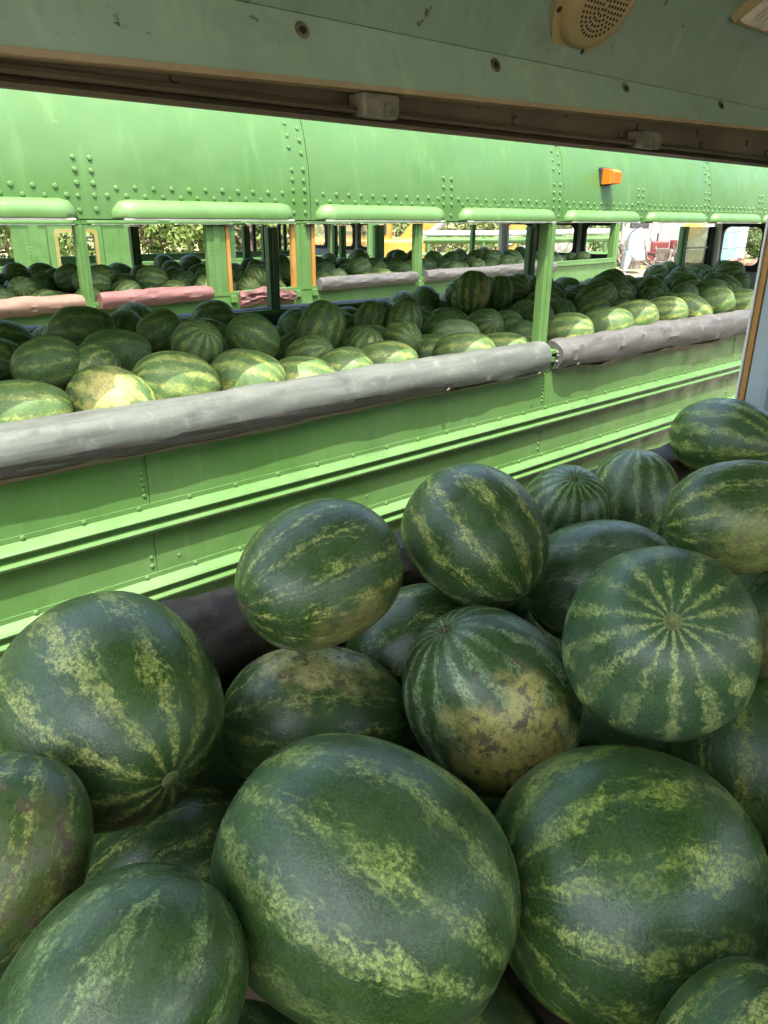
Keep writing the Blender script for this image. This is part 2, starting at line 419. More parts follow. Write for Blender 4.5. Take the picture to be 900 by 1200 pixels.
# ---- the bus opposite
bus2 = thing('bus', 'green riveted bus with open window bays, grey sill padding and an orange marker lamp', 'bus', (0, 2.145, 0), 0, eye=True)
B2X0, B2X1 = -2.0, 9.1
bus_shell(bus2, B2X0, B2X1, .87, .70, [-1.10, .95, 3.0, 5.05, 7.1], [-1.18, .215, 1.615, 3.015, 4.415, 5.815, 7.215, 8.615], -.98)
post(bus2, 2.965, .008, .055, .062, GREEN, z1=-.012)
MB().box(2.945, 3.045, -.020, .03, -.632, -.606, .003).box(2.94, 3.05, -.026, .03, -.592, -.574, .003).build('sill_bracket', GREEN, bus2)
hd = MB()
for (x, z) in ((3.038, -.60), (3.036, -.628), (3.034, -.585)): hd.dome((x, -.030, z), (0, -1, 0), .008, .008)
hd.build('bolt_heads', STEEL, bus2)
for (x, w, m) in ((2.92, .075, DKGREEN), (5.64, .10, DKGREEN), (5.93, .05, DKGREEN), (8.35, .13, GREEN_D), (9.0, .09, BLACK)):
    post(bus2, x, W - .06, W - .012, w, m, z1=-.055)
p = pad(bus2, -1.9, 2.952, 0.0, -.598, .064, .074, PAD_GREY, .4, .0055, droop=.012)
pad(p, -1.9, 2.30, 0.0, -.598, .064, .074, PAD_STRIP, .4, .0055, name='rubber_edge_strip', a0=R(-14), a1=R(-48), off=.0035, droop=.012).location = (0, 0, 0)
pad(p, -1.9, 2.9, 0.0, -.598, .064, .074, PAD_BROWN, .4, .0055, name='brown_backing', a0=R(-48), a1=R(-88), off=.005, droop=.012).location = (0, 0, 0)
p = pad(bus2, 3.040, 6.6, 0.0, -.602, .064, .072, PAD_GREY2, 2.7, .008, droop=.034)
pad(p, 3.05, 6.59, 0.0, -.602, .064, .072, PAD_BROWN, 2.7, .008, name='brown_backing', a0=R(-50), a1=R(-86), off=.004, droop=.034).location = (0, 0, 0)
pad(bus2, 6.66, 9.0, 0.0, -.602, .072, .072, PAD_GREY2, 4.1, .008)
pad(bus2, -1.9, 4.2, W - .02, -.61, .06, .06, PAD_BLUE, 1.1, .003)
pad(bus2, 4.26, 8.9, W - .02, -.61, .06, .06, PAD_BLUE, 5.1, .003)
# screw washers holding the sleeve
wsh = MB()
for (x, z) in ((2.86, -.660), (3.17, -.652), (2.25, -.652)): wsh.dome((x, -.060, z), (0, -1, -.6), .010, .005, 8)
wsh.build('screw_washers', RUST, bus2)
# marker lamp on the roof skirt
lx, lz = 3.345, .190; ly = roof_y(lz)
lb = MB().box(lx - .044, lx + .044, ly - .014, ly + .03, lz - .038, lz + .040, .008).build('marker_lamp', BLACK, bus2)
v = []; 
for (y, sx, z0, z1) in ((ly - .013, .040, -.033, .035), (ly - .052, .038, -.031, .028), (ly - .070, .032, -.028, .018)):
    v += [(lx - sx, y, lz + z0), (lx + sx, y, lz + z0), (lx + sx, y, lz + z1), (lx - sx, y, lz + z1)]
f = [(8, 9, 10, 11)]
for k in (0, 4):
    for j in range(4): f.append((k + j, k + (j + 1) % 4, k + 4 + (j + 1) % 4, k + 4 + j))
g = NT('amber_lens'); rib = g.n.new('ShaderNodeTexWave'); rib.inputs['Scale'].default_value = 60; g.l.new(g.obj, rib.inputs[0]); g.bump(rib.outputs['Fac'], .5, .003)
AMBER = g.out((0.60, 0.12, 0.006), .25, 0, .6)
sub(lb, 'amber_lens', MB().add(v, f), AMBER)
# end wall with three windows
def end_wall(root, x, inner=GREYW, glass=GLASS):
    holes = [(.09, .61, -.50, -.02), (.75, 1.45, -.50, -.02), (1.59, 2.11, -.50, -.02)]
    w = holed_wall('end_wall', inner, root, x, x + .04, (.055, W - .015), (-1.72, .30), holes)
    for (a, b, c, d) in holes: end_window(w, x, a, b, c, d, glass)
    box('end_cap', inner, root, x, x + .04, .25, W - .25, .302, .55)
    return w
end_wall(bus2, B2X1)
MB().tube([(B2X1 - .03, W - .09, -.60), (B2X1 - .03, W - .07, .0)], .045, 10).build('corner_post', WHITEP, bus2)
# one sash left in the far side
sh = MB().box(8.42, 8.955, W - .045, W - .025, -.288, -.270).box(8.42, 8.435, W - .046, W - .024, -.56, -.06).build('window_sash', STEEL, bus2)
sub(sh, 'window_pane', MB().box(8.436, 8.955, W - .037, W - .033, -.56, -.06), GLASS_T)
end_wall(bus2, B2X0 - .04)

DOORG = paint('door_green', (0.22, 0.50, 0.20), (0.26, 0.54, 0.25), dirt=.3)
# ---- the bus behind it
bus3 = thing('bus', 'green bus with pink and grey sill padding, standing beyond the bus with the orange lamp', 'bus', (0, 5.76, -.058), R(4.0), eye=True, ry=R(-.22))
B3X0, B3X1 = -.8, 10.7
bus_shell(bus3, B3X0, B3X1, 2.33, .70, [.9, 3.0, 5.1, 7.2, 9.3], [.95, 2.35, 3.75, 5.15, 6.55, 7.95, 9.35], -1.0, detail=False)
post(bus3, 2.34, .005, .055, .085, GREEN, z1=-.012)
post(bus3, 3.53, .005, .055, .19, GREEN, z1=-.012, rivet=True, stripe=[(.10, .135)])
post(bus3, 4.50, .005, .055, .18, GREEN, z1=-.012, rivet=True, stripe=[(-.145, -.10), (.10, .14)])
post(bus3, 6.15, .005, .055, .12, GREEN, z1=-.012)
post(bus3, 10.62, .005, .10, .14, GREEN, z1=-.012)
for (a, b, m, s, dr) in ((-.7, 2.27, PAD_TAN, 1.0, .0), (2.41, 3.42, PAD_PINK, 2.0, .0), (4.66, 6.08, PAD_GREY2, 4.0, .0), (6.24, 8.9, PAD_GREY2, 5.0, .0)):
    pad(bus3, a, b, -.01, -.560, .065, .062, m, s, .008)
pad(bus3, 3.72, 4.34, -.01, -.64, .05, .05, PAD_PINK, 3.3, .03, sag=.04)
for x in (2.34, 3.66, 4.40, 4.61, 6.15):
    MB().box(x - .03, x + .03, -.03, .03, -.66, -.60, .004).build('sill_bracket', GREEN, bus3)
MB().box(8.9, 10.6, -.03, .02, -.562, -.53, .004).box(8.9, 10.6, -.02, .02, -.528, -.50, .004).build('bare_sill', GREEN, bus3)
# far side posts
for (x, w, m) in ((3.95, .10, DKGREEN), (5.42, .09, DKGREEN), (5.69, .06, DKGREEN), (6.88, .06, DKGREEN), (7.02, .09, GREEN_D), (7.72, .19, GREEN_D), (8.50, .08, DKGREEN), (9.9, .08, GREEN_D)):
    post(bus3, x, W - .075, W - .052 if x < 0 else W - .02, w, m, z1=-.055)
end_wall(bus3, B3X1)
MB().tube([(B3X1 - .03, W - .12, -.60), (B3X1 - .03, W - .10, .0)], .09, 12).build('corner_post', GREYW, bus3)
end_wall(bus3, B3X0 - .04)

# ---- the last bus in the row, seen between the loads: shut emergency door on its sunny side
bus4 = thing('bus', 'green bus with a shut emergency door, last in the row under the trees', 'bus', (-.36, 10.95, -.065), R(4.0), eye=True)
bus_shell(bus4, 1.5, 10.9, 2.0, .70, [3.6, 5.7, 7.8], [3.6, 5.7, 7.8], -1.3, detail=False)
box('door_panel', GREEN, bus4, 3.84, 4.30, -.012, .03, -.84, -.005)
box('door_panel', GREEN, bus4, 5.12, 5.56, -.012, .03, -.84, -.005)
dr = holed_wall('emergency_door', GREEN, bus4, 0, .04, (4.315, 5.105), (-.84, -.006), [(4.42, 5.01, -.70, -.12)])
dr.rotation_euler = (0, 0, R(90)); dr.location = (0, -.022, EYE); dr.scale = (1, -1, 1)
sub(dr, 'window_rim', ring_yz(rr_pts(4.445, 4.985, -.675, -.145, .08), rr_pts(4.40, 5.03, -.72, -.10, .06), -.012, .05), paint('yellow_rim', (.20, .18, .05), (.24, .21, .08)))
sub(dr, 'window_pane', MB().box(.015, .02, 4.43, 5.0, -.69, -.13), GLASS)
for x in (4.05, 5.36):
    rv = MB()
    for j in range(18): rv.dome((x, -.012, -.82 + j * .044), (0, -1, 0), .010, .006)
    r = rv.build('rivets', GREEN, bus4); r['kind'] = 'stuff'
for (x, w, m) in ((2.3, .1, GREEN), (7.4, .08, DKGREEN), (9.67, .14, GREEN), (10.70, .26, GREEN)): post(bus4, x, .005, .055, w, m, z1=-.012)
for x in (9.25, 9.45, 10.1, 10.25): post(bus4, x, W - .06, W - .02, .07, BLACK, z1=-.02)
end_wall(bus4, 10.9)

# ---- the bus we stand in
NB = R(-2.0)
bus1 = thing('bus', 'bus interior with sage green ceiling, round speaker and brown window channel above the opening', 'bus', (0, 0, 0), NB, eye=True)
N0, N1 = -.72, 6.5; YW = .955; YB = YW - 2.2
def hz(x): return max(.135, min(.205, .157 + .0262 * (x - .27)))
# header panel with its rolled tan lip
n = 24; v = []; f = []
for i in range(n + 1):
    x = N0 + (N1 - N0) * i / n; zb_ = hz(x)
    v += [(x, .918, zb_), (x, .948, .248), (x, .960, .248), (x, .930, zb_)]
for i in range(n):
    for j in range(4):
        a = i * 4 + j; b = i * 4 + (j + 1) % 4; f.append((a, b, b + 4, a + 4))
f += [(3, 2, 1, 0), tuple(range(n * 4, n * 4 + 4))]
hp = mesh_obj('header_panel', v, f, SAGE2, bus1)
v = []; f = []
for i in range(n + 1):
    x = N0 + (N1 - N0) * i / n; zb_ = hz(x)
    v += [(x, .914, zb_ - .004), (x, .916, zb_ + .003), (x, .934, zb_ - .0005), (x, .934, zb_ - .006)]
for i in range(n):
    for j in range(4):
        a = i * 4 + j; b = i * 4 + (j + 1) % 4; f.append((a, b, b + 4, a + 4))
lip = mesh_obj('rolled_lip', v, f, TAN, hp); lip.location = (0, 0, 0)
# screws and their rust halos on the header
for (x, z) in ((.652, .228), (1.025, .230), (1.39, .233), (1.755, .235), (.30, .226)):
    y = .918 + .030 * (z - hz(x)) / (.248 - hz(x))
    s_ = sub(hp, 'header_screw', MB().disc((x, y + .001, z), (0, -1, .35), .011, .0018, 14), RUST)
    sub(hp, 'screw_head', MB().dome((x, y - .001, z), (0, -1, .35), .0055, .003), HOLE)
# window channel
CH = MB()
CH.prism_x([(.950, .128), (.950, .247), (.962, .247), (.962, .128)], N0, N1)
CH.build('window_channel', BROWN, bus1)
MB().prism_x([(.930, .146), (.926, .1405), (.930, .137), (.949, .137), (.949, .146)], N0, N1).prism_x([(.938, .134), (.932, .1295), (.938, .125), (.9495, .125), (.9495, .134)], N0, N1).build('channel_track', BROWN, bus1)
for x in (.05, .765, 1.455, 2.15, 2.85):
    b_ = MB().box(x - .032, x + .032, .912, .949, .133, .163, .003).build('post_bracket', RUST, bus1)
    sub(b_, 'bracket_face', MB().box(x + .004, x + .029, .909, .9115, .139, .158), RUST)
bt = MB()
for i in range(14):
    bt.dome((N0 + .8 + i * .23, .950, .176 + .004 * math.sin(i * 3)), (0, -1, 0), .007, .005); bt.dome((N0 + .88 + i * .31, .950, .157), (0, -1, 0), .008, .006)
r = bt.build('channel_bolts', BROWN, bus1); r['kind'] = 'stuff'
# ceiling
CE = [(.948, .249), (.935, .275), (.91, .33), (.865, .372), (.80, .42), (.70, .463), (.58, .50), (.42, .535), (.25, .56), (.05, .574), (-.15, .58)]
CEf = CE + [(2 * -.145 - y, z) for y, z in CE[:-1][::-1]]
cm = CEf + [(y + (.012 if y > -.145 else -.012), z + .014) for y, z in CEf[::-1]]
for a, b in ((N0, .0), (.0, 2.36), (2.36, N1)):
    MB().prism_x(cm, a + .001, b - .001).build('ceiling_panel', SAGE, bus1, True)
# speaker on the ceiling
sc_c = Vector((1.21, .892, .343)); sn = Vector((0, -(.42 - .33), -(.91 - .80))).normalized(); sn = Vector((0, -.80, -.60))
sp = MB().disc(sc_c - sn * .03, sn, .098, .036, 40, .094).build('ceiling_speaker', BEIGE, bus1, True)
sub(sp, 'speaker_rim', MB().tube([sc_c + sn * .006, sc_c + sn * .016, sc_c + sn * .022, sc_c + sn * .024], [.078, .075, .066, .055], 40), BEIGE, True)
ax = Vector((1, 0, 0)); ay = sn.cross(ax)
hl = MB(); 
for k in range(1, 7):
    for j in range(6 * k):
        w = 2 * math.pi * j / (6 * k); hl.disc(sc_c + sn * .0235 + (ax * math.cos(w) + ay * math.sin(w)) * .0082 * k, sn, .0025, .0012, 7)
h_ = sub(sp, 'grille_holes', hl, HOLE); h_['kind'] = 'stuff'
for w in (R(200), R(20), R(110), R(290)):
    sub(sp, 'speaker_screw', MB().dome(sc_c + sn * .005 + (ax * math.cos(w) + ay * math.sin(w)) * .086, sn, .006, .003), HOLE)
# dome light
def on_ce(u):
    for (a, b), (c_, d) in zip(CE, CE[1:]):
        if b <= u <= d: t = (u - b) / (d - b); return a + (c_ - a) * t
dl = MB(); fr_ = MB()
y0, z0 = on_ce(.366), .366; y1, z1 = on_ce(.455), .455; nn = Vector((0, -(z1 - z0), (y1 - y0))).normalized()
def lay(x, t, h): return Vector((x, y0 + (y1 - y0) * t, z0 + (z1 - z0) * t)) + nn * h
def slab(mb, xa, xb, ta, tb, ha, hb, ins=.0):
    q = [lay(xa, ta, ha), lay(xb, ta, ha), lay(xb, tb, ha), lay(xa, tb, ha), lay(xa + ins, ta + ins * 5, hb), lay(xb - ins, ta + ins * 5, hb), lay(xb - ins, tb - ins * 5, hb), lay(xa + ins, tb - ins * 5, hb)]
    mb.add(q, [(3, 2, 1, 0), (4, 5, 6, 7), (0, 1, 5, 4), (1, 2, 6, 5), (2, 3, 7, 6), (3, 0, 4, 7)])
slab(fr_, 1.60, 1.90, 0, 1, -.03, .012, .006)
li = fr_.build('dome_light', BEIGE, bus1)
for j in range(16): slab(dl, 1.612 + .0175 * j, 1.627 + .0175 * j, .08, .92, .010, .022, .003)
l2 = sub(li, 'ribbed_lens', dl, LAMPPL)
# outer roof, sides, bed
op = [(YW + .02 - y, z + .14) for y, z in roof_prof(12)]
op = [(YW + .03, .16), (YW + .03, .25), (YW - .02, .42), (YW - .2, .58), (YW - .6, .70), (-.145, .74)]
op = op + [(-.29 - y, z) for y, z in op[:-1][::-1]]
MB().prism_x(op + [(y * .985 - .002, z - .012) for y, z in op[::-1]], N0, N1).build('roof_panel', GREEN_ROOF, bus1)
for sgn, yy in ((1, YW), (-1, YB)):
    box('inner_wall', GREEN_D, bus1, N0, N1, yy - .03, yy - .004, -1.72, -.575)
    box('side_panel', GREEN, bus1, N0, N1, yy + (.0 if sgn > 0 else -.03), yy + (.03 if sgn > 0 else -.008), -1.72, -.575)
box('window_channel', BROWN, bus1, N0, N1, YB, YB + .03, .125, .25)
box('cargo_bed', PLY, bus1, N0, N1, YB + .001, YW - .032, -1.06, -1.02)
box('tail_board', GREEN_D, bus1, N0 - .04, N0, YB, YW, -1.72, -.60)
box('end_wall', GREYW, bus1, N1, N1 + .04, YB, YW, -1.72, .70)
for px in (.2, 4.8):
    for (yy, sd) in ((YB + .18, -1), (YW - .18, 1)): wheel(bus1, px, yy, sd)
for x in (-.66, 2.85, 4.95):
    box('window_post', GREEN_D, bus1, x - .03, x + .03, YB - .005, YB + .045, -.57, .124, .004)
for x in (-.66, 4.25):
    box('window_post', GREEN_D, bus1, x - .03, x + .03, YW - .045, YW + .0, -.57, .124, .004)
# the post at the right: white outer edge, worn orange flank, blue-grey inner face
wp = MB().box(2.185, 2.265, .905, .964, -.60, .127, .003).build('window_post', BLUEG, bus1)
sub(wp, 'orange_flank', MB().box(2.180, 2.25, .965, .981, -.60, .124, .002), ORANGE)
sub(wp, 'white_edge', MB().box(2.174, 2.25, .982, .989, -.60, .122, .002), WHITEP)
pad(bus1, -.62, 2.15, .957, -.626, .072, .074, FOAM, .9, .011, name='foam_sill_padding')
pad(bus1, 2.29, 6.3, .957, -.626, .072, .074, FOAM, 1.9, .011, name='foam_sill_padding')
pad(bus1, -.62, 6.3, YB, -.626, .072, .074, FOAM, 2.9, .006, name='foam_sill_padding', step=.08)

# ------------------------------------------------------------------ watermelons
def melon_mat(name, dark=(0.024, 0.052, 0.010), dark2=(0.044, 0.090, 0.018), pale=(0.66, 0.74, 0.17), n=11, width=.5, fleck=.88, bloom=.25, spot=0.0, dirt=0.0,
              spot_col=(0.50, 0.40, 0.13), seed=None, breakup=1.0, rough=.31, spec=.55):
    g = NT(name); P0 = g.obj
    if seed is None:
        oi = g.n.new('ShaderNodeObjectInfo'); rnd = g.ma('MULTIPLY', oi.outputs['Random'], 61.0)
    else:
        vv = g.n.new('ShaderNodeValue'); vv.outputs[0].default_value = seed * 7.31; rnd = vv.outputs[0]
    P = g.vm('ADD', P0, g.comb(rnd, g.ma('MULTIPLY', rnd, .37), g.ma('MULTIPLY', rnd, 1.7)))
    Q = g.vm('MULTIPLY', P, (1.0, 1.0, .55))
    x, y, z = g.xyz(P0)
    phi = g.ma('DIVIDE', g.ma('ARCTAN2', y, x), 2 * math.pi)
    rad = g.ma('SQRT', g.ma('ADD', g.ma('MULTIPLY', x, x), g.ma('MULTIPLY', y, y)))
    polar = g.ss(rad, .10, .60)                                   # 0 at the ends
    wr = g.ma('ADD', g.ma('MULTIPLY', g.ma('SUBTRACT', g.noise(P, 1.3, 2), .5), 1.15), g.ma('MULTIPLY', g.ma('SUBTRACT', g.noise(Q, 5.5, 5, .65), .5), 1.25))
    ph = g.ma('ADD', g.ma('MULTIPLY', phi, n), g.ma('MULTIPLY', wr, g.ma('MULTIPLY', polar, .58)))
    t = g.ma('MULTIPLY', g.ma('ABSOLUTE', g.ma('SUBTRACT', g.ma('FRACT', ph), .5)), 2.0)
    edge = g.ma('SUBTRACT', g.noise(Q, 15, 10, .78), .5)
    wmod = g.ss(g.noise(g.vm('ADD', P, (9, 4, 2)), 2.3, 4, .6), .33, .66, width * (1 - .62 * min(1, breakup)), width * 1.35)
    m = g.ss(g.ma('ADD', g.ma('SUBTRACT', wmod, t), g.ma('MULTIPLY', edge, 2.1)), -.08, .26)
    fl = g.ss(g.noise(P, 30, 7, .78), .43, .56)
    vein = g.ss(g.voro(g.vm('ADD', P, g.comb(edge, edge, edge)), 20), .0, .15)
    st = g.ma('MULTIPLY', m, g.ma('ADD', 1 - fleck, g.ma('MULTIPLY', g.ma('MULTIPLY', fl, vein), fleck)))
    t2 = g.ma('MULTIPLY', g.ma('ABSOLUTE', g.ma('SUBTRACT', g.ma('FRACT', g.ma('MULTIPLY', ph, 2.0)), .5)), 2.0)
    thin = g.ma('MULTIPLY', g.ss(g.ma('ADD', g.ma('SUBTRACT', .12, t2), g.ma('MULTIPLY', edge, 1.3)), 0, .2), .34)
    st = g.ma('MAXIMUM', st, thin)
    core = g.ss(rad, .03, .16)
    st = g.ma('MULTIPLY', st, g.ma('ADD', .45, g.ma('MULTIPLY', core, .55)))
    dk = g.mix(g.ss(g.noise(P, 2.2, 5, .65), .35, .65), dark, dark2)
    dk = g.mix(g.ma('MULTIPLY', g.ss(g.noise(P, 48, 4, .7), .42, .66), .42), dk, tuple(v * 2.1 + .006 for v in dark2))
    pl = g.mix(g.ss(g.noise(P, 3.1, 4, .6), .35, .65), tuple(v * .72 for v in pale), tuple(min(.75, v * 1.2) for v in pale))
    c = g.mix(st, dk, pl)
    fade = g.ss(g.noise(g.vm('ADD', P, (1, 6, 9)), 1.9, 3, .6), .34, .58, .42, 1.0)
    c = g.mix(g.ma('MULTIPLY', st, fade), dk, pl)
    bl = g.ma('MULTIPLY', g.ss(g.noise(g.vm('ADD', P, (3, 8, 5)), 1.7, 5, .6), .40, .72), bloom * .55)
    c = g.mix(bl, c, (0.21, 0.26, 0.20))
    d = g.vm('DOT_PRODUCT', g.vm('NORMALIZE', P0), (1, 0, 0))
    if spot:
        s_ = g.ss(g.ma('ADD', d, g.ma('MULTIPLY', g.ma('SUBTRACT', g.noise(P, 2.6, 5, .6), .5), 1.1)), .62, .95, 0, spot)
        c = g.mix(g.ma('MULTIPLY', s_, g.ss(g.noise(P, 14, 7, .75), .36, .56, .35, 1.0)), c, spot_col)
    if dirt:
        dm = g.ss(g.ma('ADD', g.noise(P, 3.6, 9, .74), g.ma('MULTIPLY', d, .13)), .655, .70, 0, dirt)
        c = g.mix(dm, c, g.mix(g.noise(P, 30, 4, .7), (0.085, 0.062, 0.036), (0.19, 0.145, 0.09)))
        pk = g.ss(g.voro(P, 13, 'F1'), .05, .11, dirt, 0)
        c = g.mix(g.ma('MULTIPLY', pk, g.ss(d, .2, .7)), c, (0.07, 0.05, 0.035))
    sc_ = g.noise(g.vm('MULTIPLY', P, (3.0, 22.0, 5.0)), 2.2, 6, .7)
    c = g.mix(g.ss(sc_, .71, .76, 0, .55), c, (0.34, 0.31, 0.17))
    dust = g.ss(g.noise(P, 110, 2, .6), .66, .74, 0, .30)
    c = g.mix(dust, c, (0.36, 0.40, 0.33))
    g.bump(g.ma('ADD', g.ma('MULTIPLY', g.noise(P, 30, 4, .65), .5), g.ma('MULTIPLY', st, .12)), .13, .02)
    rg = g.ss(g.noise(P, 4, 5, .65), .3, .7, rough - .08, rough + .12)
    return g.out(c, rg, 0, spec)
def melon_mesh(name, aspect, seed, nu=64, nv=44):
    rnd = random.Random(seed); v = []; f = []
    fl = [(Vector((rnd.gauss(0, 1), rnd.gauss(0, 1), rnd.gauss(0, .5))).normalized(), rnd.uniform(.02, .05)) for _ in range(3)]
    ph = [rnd.uniform(0, 6.28) for _ in range(8)]; am = [rnd.uniform(.4, 1) for _ in range(8)]; tap = rnd.uniform(-.075, .075)
    def pt(th, p):
        ct, s = math.cos(th), math.sin(th)
        e = .93; zc = math.copysign(abs(ct) ** e, ct); rr = s ** e
        k = 1 + .010 * am[0] * math.sin(2 * p + ph[0]) + .012 * am[1] * math.sin(2 * th + p + ph[1]) + .010 * am[2] * math.sin(3 * th + ph[2]) * math.sin(p + ph[3]) + .006 * am[4] * math.sin(3 * p + ph[4] + 2 * th)
        k = 1 + (k - 1) * 1.5; dv = Vector((s * math.cos(p), s * math.sin(p), ct))
        for (fd, fa_) in fl: k -= fa_ * math.exp(-((1 - dv.dot(fd)) / .16) ** 2)
        rr *= k * (1 + tap * ct) * (1 + .0035 * math.cos(11 * p) * s)
        rho = s
        zz = aspect * zc * (1 + .008 * math.sin(p + ph[5]) * s) - math.copysign(.035 * math.exp(-(rho / .16) ** 2), ct)
        return (rr * math.cos(p), rr * math.sin(p), zz)
    v.append(pt(0, 0))
    for i in range(1, nv):
        # denser rings near the ends
        th = math.pi * i / nv
        for j in range(nu): v.append(pt(th, 2 * math.pi * j / nu))
    v.append(pt(math.pi, 0)); last = len(v) - 1
    for j in range(nu):
        k = (j + 1) % nu; f.append((0, 1 + j, 1 + k)); f.append((last, last - nu + k, last - nu + j))
    for i in range(nv - 2):
        for j in range(nu):
            a = 1 + i * nu + j; b = 1 + i * nu + (j + 1) % nu; f.append((a, a + nu, b + nu, b))
    me = bpy.data.meshes.new(name); me.from_pydata(v, [], f); me.update()
    for p in me.polygons: p.use_smooth = True
    return me
def melon_matrix(pos, b, axis, spot):
    z = Vector(axis).normalized(); s = Vector(spot); x = s - z * s.dot(z)
    if x.length < .05: x = z.orthogonal()
    x.normalize(); y = z.cross(x)
    m = Matrix(((x.x * b, y.x * b, z.x * b, pos[0]), (x.y * b, y.y * b, z.y * b, pos[1]), (x.z * b, y.z * b, z.z * b, pos[2] + EYE), (0, 0, 0, 1)))
    return m
SPHERES = []
STEMM = plain('stem_scar_brown', (0.13, 0.10, 0.05), 0.8, 0.5, 9, bump=.6)
BLOSM = plain('blossom_scar_tan', (0.22, 0.25, 0.08), 0.75, 0.5, 6, bump=.5)
def scar(parent, aspect, kind):
    zt = aspect - .030; mb = MB()
    if kind == 'b':
        mb.tube([(0, 0, zt - .03), (0, 0, zt + .004), (0, 0, zt + .012), (0, 0, zt + .010)], [.085, .085, .068, .036], 18)
        mb.dome((0, 0, zt + .010), (0, 0, 1), .022, .010)
        o = mb.build('blossom_scar', BLOSM, parent, True)
    else:
        mb.tube([(0, 0, zt - .03), (0, 0, zt + .006), (.012, .005, zt + .025), (.02, .012, zt + .03)], [.055, .05, .028, .016], 9)
        for k in range(7):
            a = k * .9; mb.tube([(0, 0, zt + .002), (.075 * math.cos(a), .075 * math.sin(a), zt + .006)], [.016, .006], 5)
        o = mb.build('stem_scar', STEMM, parent, True)
    return o
NEAR={
'A':((0.269,0.786,-0.559),0.133,1.06,(0.054,-0.986,-0.161),(-0.197,0.026,-0.980)),
'B':((0.576,0.765,-0.467),0.101,1.20,(-0.982,0.134,-0.136),(-0.169,-0.743,-0.648)),
'C':((0.862,0.726,-0.480),0.110,1.12,(0.049,-0.831,-0.554),(0.082,-0.001,-0.997)),
'D':((0.787,0.791,-0.683),0.105,1.15,(0.741,-0.456,0.493),(-0.040,-0.080,-0.996)),
'E':((0.556,0.758,-0.698),0.110,1.28,(-0.864,0.497,0.085),(-0.222,0.235,0.946)),
'F':((0.722,0.566,-0.638),0.122,1.12,(-0.400,0.318,0.859),(-0.631,-0.736,0.246)),
'G':((0.816,0.378,-0.499),0.120,1.12,(-0.645,-0.399,0.652),(-0.238,-0.547,-0.803)),
'H':((1.088,0.624,-0.596),0.109,1.25,(0.497,-0.815,0.298),(0.086,-0.101,-0.991)),
'I':((1.214,0.792,-0.548),0.091,1.15,(-0.328,-0.342,0.881),(-0.240,-0.276,-0.931)),
'J':((1.450,0.776,-0.570),0.099,1.12,(0.084,0.105,0.991),(0.233,0.004,-0.972)),
'K':((1.810,0.752,-0.495),0.100,1.35,(-0.126,-0.989,0.080),(0.242,-0.019,-0.970)),
'L':((1.032,0.395,-0.390),0.082,1.20,(-0.610,0.762,-0.216),(-0.845,0.450,-0.288)),
'M':((1.107,0.321,-0.544),0.091,1.20,(0.252,-0.571,0.782),(-0.887,-0.143,-0.439)),
'N':((1.060,0.318,-0.770),0.126,1.15,(0.292,0.325,0.900),(0.515,-0.001,-0.857)),
'O':((0.639,0.287,-0.697),0.145,1.10,(-0.891,0.413,0.186),(-0.216,-0.403,-0.890)),
'P':((0.382,0.445,-0.640),0.142,1.13,(0.357,-0.895,-0.267),(-0.194,-0.208,-0.959)),
'Q':((0.133,0.463,-0.613),0.097,1.15,(0.800,0.255,0.544),(-0.411,-0.278,-0.868)),
'R':((0.099,0.644,-0.564),0.084,1.12,(0.583,0.409,0.702),(0.041,-0.976,0.213)),
'S':((0.329,0.811,-0.863),0.098,1.25,(0.936,-0.265,0.232),(-0.311,-0.188,-0.932)),
'U':((0.497,0.087,-0.674),0.091,1.15,(0.713,-0.183,0.677),(-0.315,-0.557,-0.768)),
}
